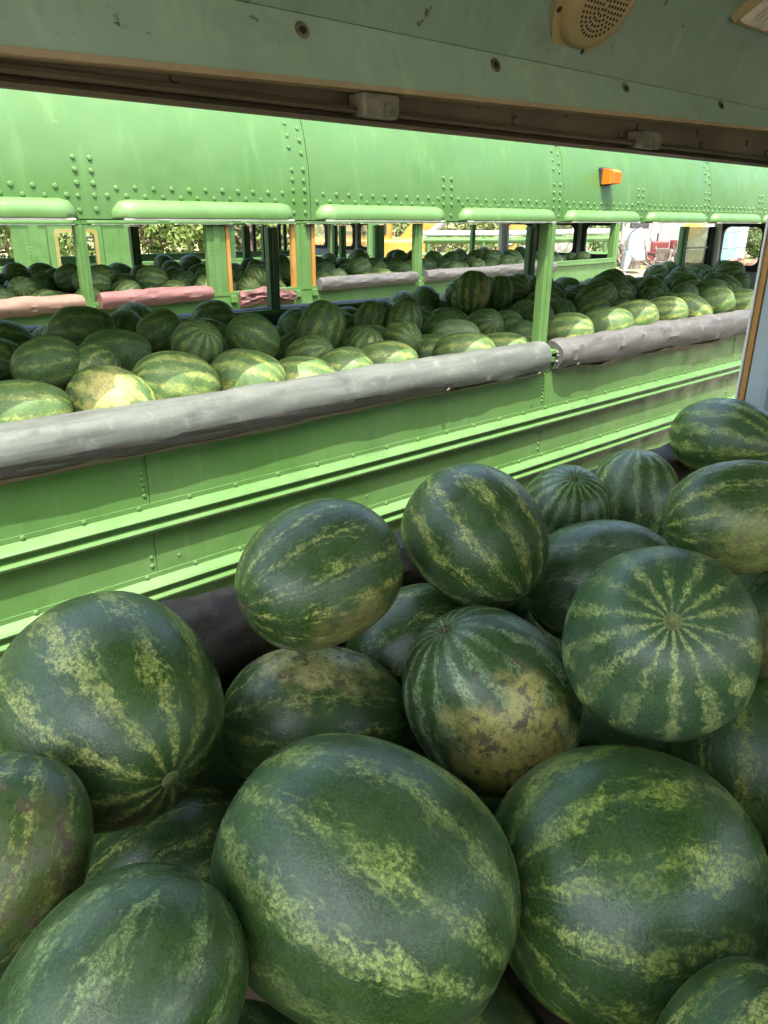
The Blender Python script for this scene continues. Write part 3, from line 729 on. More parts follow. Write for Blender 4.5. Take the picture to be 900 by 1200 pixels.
FRONT=[
((0.679,2.368,-0.559),0.112,1.30,(0.963,-0.267,0.039),'d'),
((0.959,2.368,-0.568),0.123,1.18,(0.649,-0.645,-0.402),'y'),
((1.188,2.363,-0.536),0.115,1.33,(-0.960,0.146,0.239),'s'),
((1.472,2.367,-0.558),0.123,1.18,(0.585,-0.802,-0.118),'m'),
((0.980,2.589,-0.503),0.096,1.15,(0.717,-0.342,0.607),'y'),
((1.720,2.371,-0.611),0.123,1.18,(0.763,-0.640,0.089),'s'),
((2.110,2.750,-0.467),0.108,1.20,(0.296,-0.179,0.938),'m'),
((1.908,2.569,-0.547),0.096,1.18,(0.195,-0.855,0.480),'s'),
((1.669,2.620,-0.453),0.096,1.15,(-0.858,0.036,0.513),'d'),
((1.418,2.623,-0.457),0.094,1.12,(0.038,-0.711,0.702),'s'),
((1.154,2.749,-0.477),0.099,1.27,(0.887,-0.459,0.053),'d'),
((0.856,2.606,-0.458),0.094,1.18,(0.920,-0.374,0.122),'d'),
((1.254,3.313,-0.454),0.099,1.42,(0.936,-0.348,0.045),'d'),
((1.459,3.004,-0.449),0.091,1.09,(0.732,-0.478,0.485),'d'),
((2.228,2.585,-0.551),0.091,1.12,(0.113,-0.357,0.927),'y'),
((2.721,2.850,-0.499),0.096,1.20,(0.081,-0.147,0.986),'s'),
((2.626,3.000,-0.498),0.089,1.20,(0.152,-0.205,0.967),'m'),
((3.228,2.750,-0.552),0.103,1.20,(-0.190,-0.882,0.431),'s'),
((2.956,2.800,-0.544),0.090,1.20,(0.541,-0.754,0.373),'d'),
((2.612,2.567,-0.609),0.099,1.24,(0.577,-0.788,0.214),'s'),
((2.157,2.369,-0.584),0.112,1.30,(0.747,-0.658,0.094),'m'),
((3.371,2.603,-0.602),0.088,1.24,(0.472,-0.826,0.308),'d'),
((3.812,3.350,-0.441),0.116,1.20,(0.111,0.005,0.994),'y'),
((4.202,3.450,-0.486),0.100,1.30,(0.111,0.005,0.994),'d'),
((3.465,2.363,-0.565),0.115,1.24,(0.423,-0.876,0.231),'s'),
((4.699,3.000,-0.515),0.130,1.15,(0.138,-0.742,0.656),'s'),
((3.833,2.368,-0.567),0.123,1.30,(0.458,-0.834,0.309),'d'),
((4.098,2.369,-0.550),0.123,1.30,(0.343,-0.852,0.396),'m'),
((4.469,2.367,-0.537),0.112,1.30,(0.317,-0.919,0.233),'s'),
((4.829,2.376,-0.557),0.123,1.24,(-0.570,0.677,0.466),'m'),
((5.130,2.370,-0.523),0.115,1.24,(0.339,-0.856,0.391),'d'),
((5.547,2.383,-0.550),0.115,1.30,(0.403,-0.888,0.222),'s'),
((1.925,2.371,-0.595),0.112,1.24,(0.664,-0.738,0.115),'d'),
((2.657,2.369,-0.595),0.115,1.30,(0.609,-0.784,0.125),'m'),
((2.931,2.374,-0.630),0.123,1.30,(0.640,-0.759,0.119),'s'),
]
NEAR_INFO = {
 'A': ('big round watermelon with tan blossom button and broken yellow stripes, against the foam sill', 'b', dict(n=11, width=.35, bloom=.22, breakup=1.0)),
 'B': ('oval watermelon with faint pale stripes perched on the yellow-topped melon beside the foam sill', 's', dict(n=13, width=.23, bloom=.35, spot=.5, spot_col=(.40, .30, .10))),
 'C': ('upright dark watermelon with blotchy streaks standing highest by the foam sill', 'b', dict(n=12, width=.35, bloom=.30)),
 'D': ('shadowed dark watermelon wedged below the perched oval melon', None, dict(n=12, width=.20, bloom=.25)),
 'E': ('watermelon with yellow soil-smeared top under the perched oval melon', None, dict(n=12, width=.28, bloom=.25, spot=.98, dirt=.95, spot_col=(.56, .50, .20))),
 'F': ('watermelon with pale star at its stem and a muddy yellow ground spot', 's', dict(n=15, width=.47, pale=(0.46, 0.58, 0.28), bloom=.25, spot=.98, dirt=.9, breakup=.6, spot_col=(.55, .46, .13))),
 'G': ('round watermelon turned end-on, bright radiating stripes around a tan blossom button', 'b', dict(n=14, width=.41, bloom=.28, pale=(0.54, 0.60, 0.19), breakup=.75, dark=(.034, .072, .024), dark2=(.05, .10, .034))),
 'H': ('bluish watermelon lying lengthwise behind the end-on round melon', None, dict(n=13, width=.23, bloom=.6, pale=(0.44, 0.54, 0.26))),
 'I': ('small watermelon with fine pale spokes running from its stem, under the bus rail', 's', dict(n=17, width=.45, pale=(0.38, 0.51, 0.20), breakup=.4, bloom=.2)),
 'J': ('watermelon with upright pale stripes leaning on the foam sill', None, dict(n=14, width=.43, pale=(0.41, 0.51, 0.19), breakup=.6, bloom=.3)),
 'K': ('boldly yellow-striped watermelon on the foam sill beside the window post', 'b', dict(n=13, width=.47, pale=(0.46, 0.54, 0.12), breakup=.8, bloom=.15)),
 'L': ('large watermelon with a scarred yellowish end just below the boldly striped one', 's', dict(n=13, width=.29, bloom=.35, spot=.7, spot_col=(.30, .32, .09), dirt=.5)),
 'M': ('pale striped watermelon with a brown ground spot, below the yellow-ended one', None, dict(n=13, width=.37, pale=(0.38, 0.51, 0.22), bloom=.3, spot=.6, spot_col=(.28, .20, .07), dirt=.5)),
 'N': ('dark watermelon with blotched upright yellow stripes tucked under the end-on round melon', None, dict(n=13, width=.33, pale=(0.44, 0.46, 0.09), bloom=.12)),
 'O': ('very large watermelon on its side, cracked yellow bands and a blossom button at one end', 'b', dict(n=11, width=.41, bloom=.30, pale=(0.44, 0.51, 0.10))),
 'P': ('largest watermelon, slanting flecked stripes, between the end-button melon and the frosted one', None, dict(n=12, width=.41, bloom=.30, pale=(0.46, 0.55, 0.14))),
 'Q': ('frosted grey-green watermelon with pale upright blotches, beside the largest melon', None, dict(n=11, width=.29, bloom=.42, pale=(0.41, 0.54, 0.18))),
 'R': ('bluish watermelon with a brown smear of soil on its flank', None, dict(n=12, width=.27, bloom=.6, spot=.35, spot_col=(.24, .22, .06), dirt=1.0)),
 'S': ('watermelon with long thin streaks low in the gap behind the frosted melon', None, dict(n=13, width=.27, bloom=.2)),
 'U': ('watermelon with short yellow dashes in front of the side-lying very large one', None, dict(n=12, width=.33, bloom=.3)),
}
for i, (k, (pos, b, asp, axis, spot)) in enumerate(NEAR.items()):
    label, pole, mp = NEAR_INFO[k]
    me = melon_mesh('watermelon', asp, 100 + i, 72, 52)
    o = bpy.data.objects.new('watermelon', me); col.objects.link(o)
    me.materials.append(melon_mat('rind_' + str(i), seed=i + 1.0, **mp))
    o.matrix_world = melon_matrix(pos, b, axis, spot)
    o['label'] = label; o['category'] = 'watermelon'; o['group'] = 'watermelons in the bus we stand in'
    if pole: scar(o, asp, pole)
    SPHERES.append((pos[0], pos[1], pos[2], b * asp ** .4, 1))

KD = dict(dark=(.036, .072, .018), dark2=(.066, .124, .034), rough=.5, spec=.3)
KINDS = {'d': dict(pale=(.40, .44, .10), n=11, width=.30, bloom=.2, **KD), 's': dict(**KD, n=12, width=.54, breakup=.6, bloom=.2, pale=(.38, .43, .11)),
         'm': dict(pale=(.42, .46, .10), n=11, width=.48, bloom=.25, **KD), 'p': dict(dark=(.10, .165, .06), dark2=(.15, .22, .09), n=13, width=.5, breakup=.4, rough=.5, spec=.3, pale=(.40, .48, .20), bloom=.2), 'y': dict(**KD, n=11, width=.46, bloom=.2, spot=.9, spot_col=(.36, .33, .11), dirt=.35)}
KW = {'d': 'dark plain', 's': 'boldly pale-striped', 'm': 'mottled mid-green', 'y': 'yellow-patched', 'p': 'pale grey-green'}
KMAT = {k: melon_mat('rind_' + KW[k].split(',')[0].replace('-', '_').replace(' ', '_'), **v) for k, v in KINDS.items()}
FM = {}
for k in KINDS:
    for a in range(3):
        me = melon_mesh('watermelon_' + k, (1.08, 1.2, 1.34)[a], 300 + a * 7 + ord(k), 36, 24); me.materials.append(KMAT[k]); FM[k, a] = (me, (1.08, 1.2, 1.34)[a])
def far_melon(pos, b, asp, axis, kind, label, group, spot=(0, -.3, -1)):
    me, a_ = FM[kind, 0 if asp < 1.14 else 1 if asp < 1.27 else 2]
    o = bpy.data.objects.new('watermelon', me); col.objects.link(o)
    o.matrix_world = melon_matrix(pos, b * (asp / a_) ** .5, axis, spot)
    o['label'] = label; o['category'] = 'watermelon'; o['group'] = group
    return o
S2 = []
LONE = {0: 'long dark watermelon behind the grey padding, left of the one with a yellow patch', 2: 'watermelon with star-striped stem end lying along the grey padding in the sun',
        6: 'tall watermelon with a dark scar standing above its row in the opposite bus', 22: 'tall yellow-flanked watermelon on top of the heap in the opposite bus'}
for i, (pos, b, asp, axis, kind) in enumerate(FRONT):
    near_pad = pos[1] < 2.52
    form = ('slim' if b < .095 else 'plump' if b > .112 else 'medium') + (' upright' if abs(axis[2]) > .8 else ' tilted' if abs(axis[2]) > .35 else ' lying')
    side = 'short of' if pos[0] < 2.0 else 'near' if pos[0] < 3.4 else 'past'
    lab = ('%s watermelon right behind the grey padding' if near_pad else '%s watermelon one rank behind the padding') % (form + ' ' + KW[kind]) + ', ' + side + ' the lone post'
    grp = ('row behind the grey padding' if near_pad else 'second rank behind the grey padding') + ', ' + KW[kind]
    far_melon(pos, b, asp, axis, kind, LONE.get(i, lab), grp, (.2, -.75, .1) if kind == 'y' else (0, -.3, -1))
    S2.append((pos[0], pos[1], pos[2], b * asp ** .45))

def heap(x0, x1, y0, y1, floor, top, fixed, seed, tries, rmin=.088, rmax=.130, keep=None):
    """drop balls one by one to the lowest free pocket; top(x,y) is the height the heap may reach"""
    rnd = random.Random(seed); S = np.array(fixed if fixed else [(1e6, 1e6, 0, .1)], float); out = []
    fails = 0
    while fails < tries:
        r = rnd.uniform(rmin, rmax)
        cx = np.array([rnd.uniform(x0 + r, x1 - r) for _ in range(60)]); cy = np.array([rnd.uniform(y0 + r, y1 - r) for _ in range(60)])
        d2 = (cx[:, None] - S[None, :, 0]) ** 2 + (cy[:, None] - S[None, :, 1]) ** 2
        rr = (r + S[None, :, 3]) * .97
        hit = d2 < rr ** 2
        zz = np.where(hit, S[None, :, 2] + np.sqrt(np.maximum(rr ** 2 - d2, 0)), floor + r)
        z = np.maximum(zz.max(axis=1), floor + r)
        lim = np.array([top(a, b_) for a, b_ in zip(cx, cy)]) - r
        ok = z <= lim
        if not ok.any(): fails += 1; continue
        z = np.where(ok, z, 1e9); k = int(np.argmin(z))
        p = (cx[k], cy[k], z[k], r); S = np.vstack([S, p]); out.append(p)
    return out
def rand_axis(rnd):
    a = rnd.uniform(0, 6.283); u = rnd.gauss(0, .35); return (math.cos(a), math.sin(a), u)
def kind_of(rnd): return rnd.choice('dddsssmmmyp')
# bus opposite (world axes already match its body)
def top2(x, y):
    if y < 2.52: return -.95 if -1 < x < 6.2 else -.47
    base = -.43 + .045 * math.sin(x * 1.9 + y * 1.3)
    if x > 3: base += .05 * math.exp(-((y - 3.4) / .5) ** 2)
    return base + (-.10 if y > 3.95 and x < 3.5 else 0)
b2 = heap(.1, 8.95, 2.27, 4.25, -.98, top2, S2, 11, 45)
b2 = [b for b in b2 if b[0] < 2.2 * (b[1] + .2)]
# bus behind
F3 = Matrix.Translation((0, 5.76, -.03)) @ Matrix.Rotation(R(4), 4, 'Z')
def top3(x, y): return (-.46 if y < .35 else -.36) + .04 * math.sin(x * 2.3 + y * 2)
b3 = heap(1.2, 10.55, .09, 2.1, -.86, top3, [], 23, 40, .095, .135)
# the rest of our own load
F1 = Matrix.Rotation(NB, 4, 'Z'); F1i = F1.inverted()
fx = []
for s in SPHERES:
    w = F1i @ Vector(s[:3]); fx.append((w.x, w.y, w.z, s[3]))
def under(balls): return balls
def heap_under(x0, x1, y0, y1, floor, fixed, seed, z_hi):
    """fill beside and below the fixed melons without touching them"""
    rnd = random.Random(seed); S = list(fixed); out = []
    for n_ in range(5200):
        r = rnd.uniform(.10, .13); x = rnd.uniform(x0 + r, x1 - r); y = rnd.uniform(y0 + r, y1 - r)
        A = np.array(S); d = np.hypot(A[:, 0] - x, A[:, 1] - y); 
        z = floor + r
        for _ in range(14):
            dd = np.sqrt(d ** 2 + (A[:, 2] - z) ** 2) - (A[:, 3] + r) * .965
            if dd.min() >= 0: break
            z += .03
        else: continue
        if z + r > z_hi(x, y): continue
        S.append((x, y, z, r)); out.append((x, y, z, r))
    return out
def vis_zone(x, y): return -.2 < x < 2.3 and y > -.05
b1 = heap_under(-.68, 3.4, YB + .06, YW - .05, -1.02, fx, 31, lambda x, y: -.70 if vis_zone(x, y) else -.50)

# which of the heaped melons show most: those are built singly, the rest join one mesh per load
cand = [('2', Vector(b[:3]), b[3], b) for b in b2] + [('3', F3 @ Vector(b[:3]), b[3], b) for b in b3] + [('1', F1 @ Vector(b[:3]), b[3], b) for b in b1]
solid = [(Vector(s[:3]), s[3]) for s in SPHERES] + [(Vector(s[:3]), s[3]) for s in S2]
gx, gy = np.meshgrid(np.arange(0, 900, 3.0), np.arange(240, 1200, 3.0))
rx, ru = (gx - 450) / 880, (600 - gy) / 880
D = rx[..., None] * np.array(_r) + ru[..., None] * np.array(_u) + np.array(_f); D /= np.linalg.norm(D, axis=2, keepdims=True)
zw2 = D[..., 2] / D[..., 1] * 2.145; zw2f = D[..., 2] / D[..., 1] * 4.35; zw3 = D[..., 2] / D[..., 1] * 6.0
open2 = (zw2 > -.53) & (zw2 < .01); open3 = open2 & (zw2f > -.55) & (zw3 > -.53)
depth = np.full(gx.shape, 1e9); ids = np.full(gx.shape, -1)
def splat(c, r, i, mask):
    c = np.array(c); t = D @ c; d2 = c @ c - t * t
    ok = (d2 < r * r) & (t > 0); tt = t - np.sqrt(np.maximum(r * r - d2, 0)); ok &= tt < depth
    if mask is not None: ok &= mask
    depth[ok] = tt[ok]; ids[ok] = i
for c, r in solid[:len(SPHERES)]: splat(c, r, -2, None)
for c, r in solid[len(SPHERES):]: splat(c, r, -2, open2)
for i, (w, c, r, b) in enumerate(cand): splat(c, r, i, {'1': None, '2': open2, '3': open3}[w])
cnt = np.bincount(ids[ids >= 0].astype(int), minlength=len(cand))
order = np.argsort(-cnt); keep = set(int(i) for i in order[:300 - len(solid)] if cnt[i] >= 3)
def zone(w, b):
    x, y = b[0], b[1]
    if w == '2':
        if y > 3.75: return 'by the navy padding in the orange-lamp bus'
        if x < 2.0: return 'in the orange-lamp bus, well short of its lone post'
        if x < 3.4: return 'in the orange-lamp bus, level with its lone post'
        if x < 5.5: return 'in the orange-lamp bus, just past its lone post'
        return 'by the rear window of the orange-lamp bus'
    if w == '3':
        if x < 2.35: return 'behind the dusty tan padding of the farther bus'
        if x < 3.5: return 'behind the bright pink padding of the farther bus'
        if x < 4.6: return 'between the orange-edged posts of the farther bus'
        if x < 6.2: return 'behind the first grey padding of the farther bus'
        if x < 8.9: return 'behind the second grey padding of the farther bus'
        return 'above the bare green sill of the farther bus'
    return 'sunk between bigger ones under the sage ceiling'
rnd = random.Random(3)
buried = {'1': [], '2': [], '3': []}
for i, (w, c, r, b) in enumerate(cand):
    ax = Vector(rand_axis(rnd)); k = kind_of(rnd); asp = rnd.choice((1.08, 1.2, 1.34)); sp_ = (rnd.gauss(0, 1), -.6, rnd.gauss(-.2, .5))
    if i not in keep:
        buried[w].append(melon_matrix((c.x, c.y, c.z), r * .95, ax, (0, -.3, -1))); continue
    sz = 'small' if r < .108 else 'large' if r > .12 else 'middling'
    form = {1.08: 'round', 1.2: 'oval', 1.34: 'long'}[asp]
    far_melon(c, r / asp ** .38, asp, ax, k, '%s %s %s watermelon %s' % (sz, form, KW[k].replace(', ', '-').replace('almost ', ''), zone(w, b)), 'watermelons ' + zone(w, b), sp_)
proto = melon_mesh('underlayer', 1.12, 901, 20, 14); pvs = [v.co.copy() for v in proto.vertices]; pfs = [tuple(p.vertices) for p in proto.polygons]
for w, lab in (('2', 'watermelons sunk under the heap inside the bus with the orange lamp'), ('3', 'watermelons sunk under the heap inside the bus with pink padding'), ('1', 'watermelons deep in the load under the sage ceiling')):
    mb = MB()
    for m in buried[w]: mb.add([m @ v for v in pvs], pfs)
    if mb.v:
        o = mb.build('watermelon_underlayer', KMAT['m'], None, True); o['kind'] = 'stuff'; o['label'] = lab; o['category'] = 'watermelons'
print('MELONS kept', len(keep), 'visible', int((cnt >= 3).sum()), 'candidates', len(cand))

# ------------------------------------------------------------------ beyond the buses
def polar(px_dir, dist, z=0.0): return Vector((math.sin(px_dir) * dist, math.cos(px_dir) * dist, z))
def bearing(px): return R(42.33) + math.atan((px - 450) / 944.7)
LEAFM = []
for nm, a, b in (('leaf_yellow_green', (.10, .16, .028), (.16, .22, .05)), ('leaf_mid_green', (.055, .11, .022), (.10, .16, .035)), ('leaf_olive', (.10, .13, .035), (.17, .19, .06))):
    g = NT(nm); oi = g.noise(g.obj, 1.3, 3); g.out(g.mix(g.ss(oi, .35, .65), a, b), .55, 0, .3)
    LEAFM.append(g.m)
BARK = plain('bark', (.16, .12, .085), .9, .4, 8, bump=.7)
BARKW = plain('pale_bark', (.50, .47, .42), .85, .3, 8, bump=.6)
def tree(loc, h, rad, seed, lm, label, leaves=5200, pale=False):
    rnd = random.Random(seed); t = thing('tree', label, 'tree', loc, group='trees beyond the buses')
    mb = MB(); mb.tube([(0, 0, -.1), (.05, .03, h * .2), (-.05, .05, h * .5), (.03, 0, h * .8)], [.17, .14, .09, .03], 9)
    tips = []
    for k in range(16):
        a = rnd.uniform(0, 6.28); z0 = rnd.uniform(.10, .65) * h; L = rad * rnd.uniform(.6, 1.0); z1 = z0 + rnd.uniform(-.05, .25) * h
        p1 = (math.cos(a) * L, math.sin(a) * L, z1); mb.tube([(0, 0, z0), (p1[0] * .5, p1[1] * .5, z0 * .45 + z1 * .55 + .1), p1], [.07, .045, .012], 6); tips.append(p1)
        tips.append((p1[0] * .55, p1[1] * .55, (z0 + z1) / 2 + .2))
    mb.build('trunk', BARKW if pale else BARK, t, True)
    cl = []
    for _ in range(46):
        u = rnd.uniform(.05, 1); a = rnd.uniform(0, 6.28); rr = rad * math.sqrt(rnd.uniform(.12, 1)) * (1 - .55 * max(0, u - .45)) 
        cl.append((math.cos(a) * rr, math.sin(a) * rr, .15 + u * h, rnd.uniform(.35, .75)))
    for q in tips: cl.append((*q, rnd.uniform(.35, .6)))
    v = []; f = []
    for k in range(leaves):
        c_ = rnd.choice(cl); d = Vector((rnd.gauss(0, 1), rnd.gauss(0, 1), rnd.gauss(0, .8))).normalized() * c_[3] * rnd.uniform(.35, 1) ** .5
        p = Vector(c_[:3]) + d
        if p.z < .05: continue
        n_ = (d.normalized() + Vector((rnd.gauss(0, .5), rnd.gauss(0, .5), rnd.gauss(.4, .5)))).normalized(); a = n_.orthogonal().normalized(); a.rotate(Matrix.Rotation(rnd.uniform(0, 6.28), 3, n_)); b = n_.cross(a)
        s = rnd.uniform(.05, .11); i0 = len(v)
        v += [p - a * s * 1.3, p + b * s * .6, p + a * s * 1.3, p - b * s * .6]; f.append((i0, i0 + 1, i0 + 2, i0 + 3))
    mesh_obj('crown', v, f, lm, t)
    return t
TL = [(-40, 24, 5.2, 2.3, 0, 'tall yellow-green tree at the end of the row beyond the buses'), (55, 27, 6.0, 2.8, 1, 'mid-green bushy tree beyond the shut emergency door'),
      (150, 25, 5.0, 2.3, 0, 'yellow-green tree beside a white truck'), (215, 29, 6.4, 2.9, 2, 'olive tree with a pale trunk behind the white truck'),
      (290, 26, 5.0, 2.5, 0, 'yellow-green tree between the white truck and the yellow excavator'), (365, 31, 6.5, 3.0, 1, 'mid-green tree behind the yellow excavator cab'),
      (440, 33, 6.2, 3.0, 0, 'yellow-green tree behind the excavator boom'), (515, 29, 5.4, 2.6, 2, 'olive tree above the white pipe rail'), (570, 36, 6, 3.0, 0, 'yellow-green tree beyond the gravel mound'),
      (655, 44, 6, 3.2, 1, 'mid-green tree far behind the gravel mound'), (890, 60, 2.4, .5, 1, 'dark bush beside the pale tanks')]
for i, (px, d, h, rad, lm, lab) in enumerate(TL):
    tree(polar(bearing(px), d), h, rad, 50 + i, LEAFM[lm], lab, pale=(i == 3))
# the far wood closing the view
rnd = random.Random(5); v = []; f = []
for k in range(26000):
    b_ = bearing(rnd.uniform(-700, 1500)); d = rnd.uniform(95, 105); z = rnd.uniform(.1, 1) ** .8 * (9 + 2 * math.sin(b_ * 40) + 1.5 * math.sin(b_ * 17))
    p = polar(b_, d, z); s = rnd.uniform(.35, .7); a = Vector((rnd.gauss(0, 1), rnd.gauss(0, 1), rnd.gauss(0, 1))).normalized(); b2_ = a.orthogonal().normalized()
    i0 = len(v); v += [p - a * s, p + b2_ * s * .7, p + a * s, p - b2_ * s * .7]; f.append((i0, i0 + 1, i0 + 2, i0 + 3))
o = mesh_obj('far_wood', v, f, LEAFM[1], None); o['kind'] = 'stuff'; o['label'] = 'far line of woodland closing the view'; o['category'] = 'woodland'

YEL = paint('excavator_yellow', (.36, .20, .03), (.42, .25, .05), dirt=.35, chips=.02)
DKGLASS = plain('dark_cab_glass', (.03, .035, .035), .15, .2)
CABG = plain('cab_glass_painted_reflection', (.30, .22, .10), .2, .5, 2.0)  # warm reflection painted into the opaque pane colour
DKST = plain('dark_steel', (.05, .048, .045), .6, .4)
# yellow excavator
ex = thing('excavator', 'yellow excavator with cab and raised boom parked under the trees', 'excavator', polar(bearing(436), 20.5), R(-43)); ex.scale = (1.15, 1.15, 1.08)
for s in (-1, 1):
    tr = MB().prism_x([(s * .95 - .28, .05), (s * .95 - .28, .75), (s * .95 + .28, .75), (s * .95 + .28, .05)], -1.6, 1.6).build('track', DKST, ex)
    for k in range(5): sub(tr, 'track_wheel', MB().disc((-1.3 + k * .65, s * .95 - .30, .38), (0, 1, 0), .26, .60, 16), DKST)
MB().box(-1.7, 1.1, -1.05, 1.05, .85, 1.75, .06).build('engine_house', YEL, ex)
cb = MB().box(-1.0, .40, -.98, -.88, 1.75, 2.9).box(-1.0, -.90, -.98, .1, 1.75, 2.9).box(.30, .40, -.98, .1, 1.75, 2.9).box(-1.0, .40, .0, .1, 1.75, 2.9).box(-1.05, .45, -1.03, .15, 2.9, 3.0, .02).build('cab', YEL, ex)
for (a, b) in ((-.88, -.35), (-.28, .28)):
    w = sub(cb, 'window_frame', MB().box(a, b, -.995, -.981, 1.85, 2.85), BLACK); 
    sub(w, 'window_pane', MB().box(a + .06, b - .06, -1.002, -.996, 1.91, 2.79), CABG)
bo = MB()
def arm(mb, p, q, w0, w1, th):
    p = Vector(p); q = Vector(q); d = (q - p).normalized(); n_ = Vector((-d.z, 0, d.x)); vv = []
    for (c_, w) in ((p, w0), (q, w1)):
        for sy in (-th, th):
            for sn_ in (-1, 1): vv.append(c_ + n_ * w * sn_ + Vector((0, sy, 0)))
    mb.add(vv, [(0, 1, 3, 2), (4, 6, 7, 5), (0, 4, 5, 1), (2, 3, 7, 6), (0, 2, 6, 4), (1, 5, 7, 3)])
arm(bo, (.7, .35, 1.5), (2.0, .35, 3.1), .26, .30, .17); arm(bo, (1.95, .352, 3.05), (3.4, .352, 2.5), .30, .2, .168)
bom = bo.build('boom', YEL, ex)
st = MB(); arm(st, (3.5, .35, 2.9), (2.75, .35, .9), .24, .15, .13); sti = st.build('stick', YEL, ex)
sub(sti, 'pivot_disc', MB().disc((3.05, .21, 1.75), (0, -1, 0), .13, .02, 16), WHITEP)
hy = MB(); hy.tube([(.95, .0, 1.6), (2.1, .0, 2.6)], .08, 8); hy.build('hydraulic_ram', STEEL, ex)
bk = MB(); bk.prism_x([(-.35, .2), (-.35, .9), (.75, .9), (.75, .2)], 2.2, 2.9); bk.build('bucket', DKST, ex)
# second yellow machine farther right, behind the tinted pane
dz = thing('roller_tank', 'yellow horizontal tank on a grey frame, seen beyond the last side post', 'tank', polar(bearing(813), 46.0), R(20))
MB().tube([(-1.5, 0, 1.95), (-1.45, 0, 1.95), (1.45, 0, 1.95), (1.5, 0, 1.95)], [.3, .42, .42, .3], 18).build('tank_body', YEL, dz, True)
for x in (-1.0, 0, 1.0):
    MB().box(x - .06, x + .06, -.45, .45, 0, 1.56).build('frame_leg', GREYW, dz)
MB().box(-1.6, 1.6, -.5, .5, .95, 1.05).build('frame_shelf', GREYW, dz)
# white truck, only its cab roof shows above the load
tk = thing('truck', 'white pickup truck parked under the yellow-green trees', 'truck', polar(bearing(205), 19.0), R(-30)); tk.scale = (1, 1, .84)
prof = [(-2.4, .5), (-2.4, 1.05), (-1.0, 1.12), (-.75, 1.15), (-.45, 1.72), (.65, 1.76), (.95, 1.15), (2.2, 1.0), (2.35, .85), (2.35, .45)]
vv = [(x, y, z) for y in (-.88, .88) for x, z in prof]; m = len(prof)
MB().add(vv, [tuple(range(m)), tuple(range(m, 2 * m))[::-1]] + [(j, (j + 1) % m, m + (j + 1) % m, m + j) for j in range(m)]).build('body', WHITEP, tk)
for s in (-1, 1):
    MB().add([(x, s * .885, z) for x, z in ((-.62, 1.2), (-.38, 1.62), (.58, 1.66), (.80, 1.2))], [(0, 1, 2, 3)]).build('side_window', DKGLASS, tk)
    for x in (-1.5, 1.45): MB().disc((x, s * .72, .36), (0, s, 0), .36, .2, 18).build('wheel', TYRE, tk)
# green-and-white pipe rails standing past the second bus
fa = polar(bearing(494), 15.0); fb = polar(bearing(716), 15.0); fv = fb - fa
rl = thing('rail_fence', 'green rail fence with a white top pipe beyond the bus with pink padding', 'fence', fa, math.atan2(fv.y, fv.x))
FL = fv.length
def rail(z, r_, mat, nm): MB().tube([(0, 0, z), (FL * .5, .02, z + .02), (FL, 0, z + .07)], r_, 10).build(nm, mat, rl)
rail(2.10, .05, WHITEP, 'top_pipe'); rail(1.98, .06, GREEN, 'rail'); rail(1.72, .045, GREEN, 'rail'); rail(1.3, .05, GREEN, 'rail')
for x in (.1, FL * .33, FL * .66, FL - .1): MB().tube([(x, 0, 0), (x, 0, 2.06)], .04, 8).build('fence_post', GREEN, rl)
# pale gravel mound
v = []; f = []; n = 60
for i in range(n + 1):
    for j in range(n + 1):
        x = -3.2 + 6.4 * i / n; y = -4 + 8 * j / n; e = max(0, 1 - (x / 3.2) ** 2) * max(0, 1 - (y / 4) ** 2)
        v.append((x, y, -.05 + 1.7 * e ** .8 * (.85 + .15 * wob(x * .5 + y * .3)) + .22 * (hash01(i, j, 3) - .4) * min(1, e * 4)))
for i in range(n):
    for j in range(n): a = i * (n + 1) + j; f.append((a, a + 1, a + n + 2, a + n + 1))
GRAV = plain('pale_gravel', (.20, .18, .15), .95, .6, 1.8, bump=1.0, spec=.1)
o = structure(mesh_obj('gravel_mound', v, f, GRAV, None)); o.location = polar(bearing(640), 32); o.rotation_euler = (0, 0, R(-42))
# white bucket with teeth, red engine cart, pale shed
PALEB = paint('pale_blue_steel', (.27, .33, .36), (.36, .42, .44), dirt=.3)
bt_ = thing('loader_bucket', 'pale blue-grey steel loader bucket with long teeth standing on the dry grass', 'bucket', polar(bearing(750), 40.0), R(-55))
vv = []; n = 10
for sy in (-.95, .95):
    for k in range(n + 1):
        a = R(100 + 190 * k / n); vv.append((.05 + .62 * math.cos(a), sy, 1.35 + .72 * math.sin(a)))
ff = [(k, k + 1, n + 2 + k, n + 1 + k) for k in range(n)] + [tuple(range(n + 1)), tuple(range(n + 1, 2 * n + 2))[::-1]]
o = MB().add(vv, ff).build('shell', PALEB, bt_, True)
for k in range(5):
    y = -.8 + k * .4; MB().add([(-.35, y - .13, 1.45), (-.35, y + .13, 1.45), (-.62, y - .12, .95), (-.62, y + .12, .95), (-.66, y - .05, .12), (-.66, y + .05, .12), (-.52, y - .05, .12), (-.52, y + .05, .12), (-.28, y + .13, .95), (-.28, y - .13, .95)],
                   [(0, 1, 3, 2), (2, 3, 5, 4), (4, 5, 7, 6), (6, 7, 8, 9), (0, 9, 8, 1), (0, 2, 4, 6, 9), (1, 8, 7, 5, 3)]).build('tooth', PALEB, bt_)
MB().box(-.5, .3, -.3, .5, 2.02, 2.42, .03).build('hitch', DKST, bt_)
REDP = paint('faded_red', (.15, .03, .025), (.19, .05, .04), dirt=.5, chips=.05)
rc = thing('engine_cart', 'red engine cart on small wheels beside the pale loader bucket', 'cart', polar(bearing(777), 48), R(-58))
MB().box(-.9, .9, -.4, .4, .55, .72, .02).build('chassis', REDP, rc)
MB().box(-.6, .35, -.33, .33, .72, 1.28, .06).tube([(.6, 0, .9), (.6, 0, 1.35)], [.2, .2], 12).build('engine_block', REDP, rc, False)
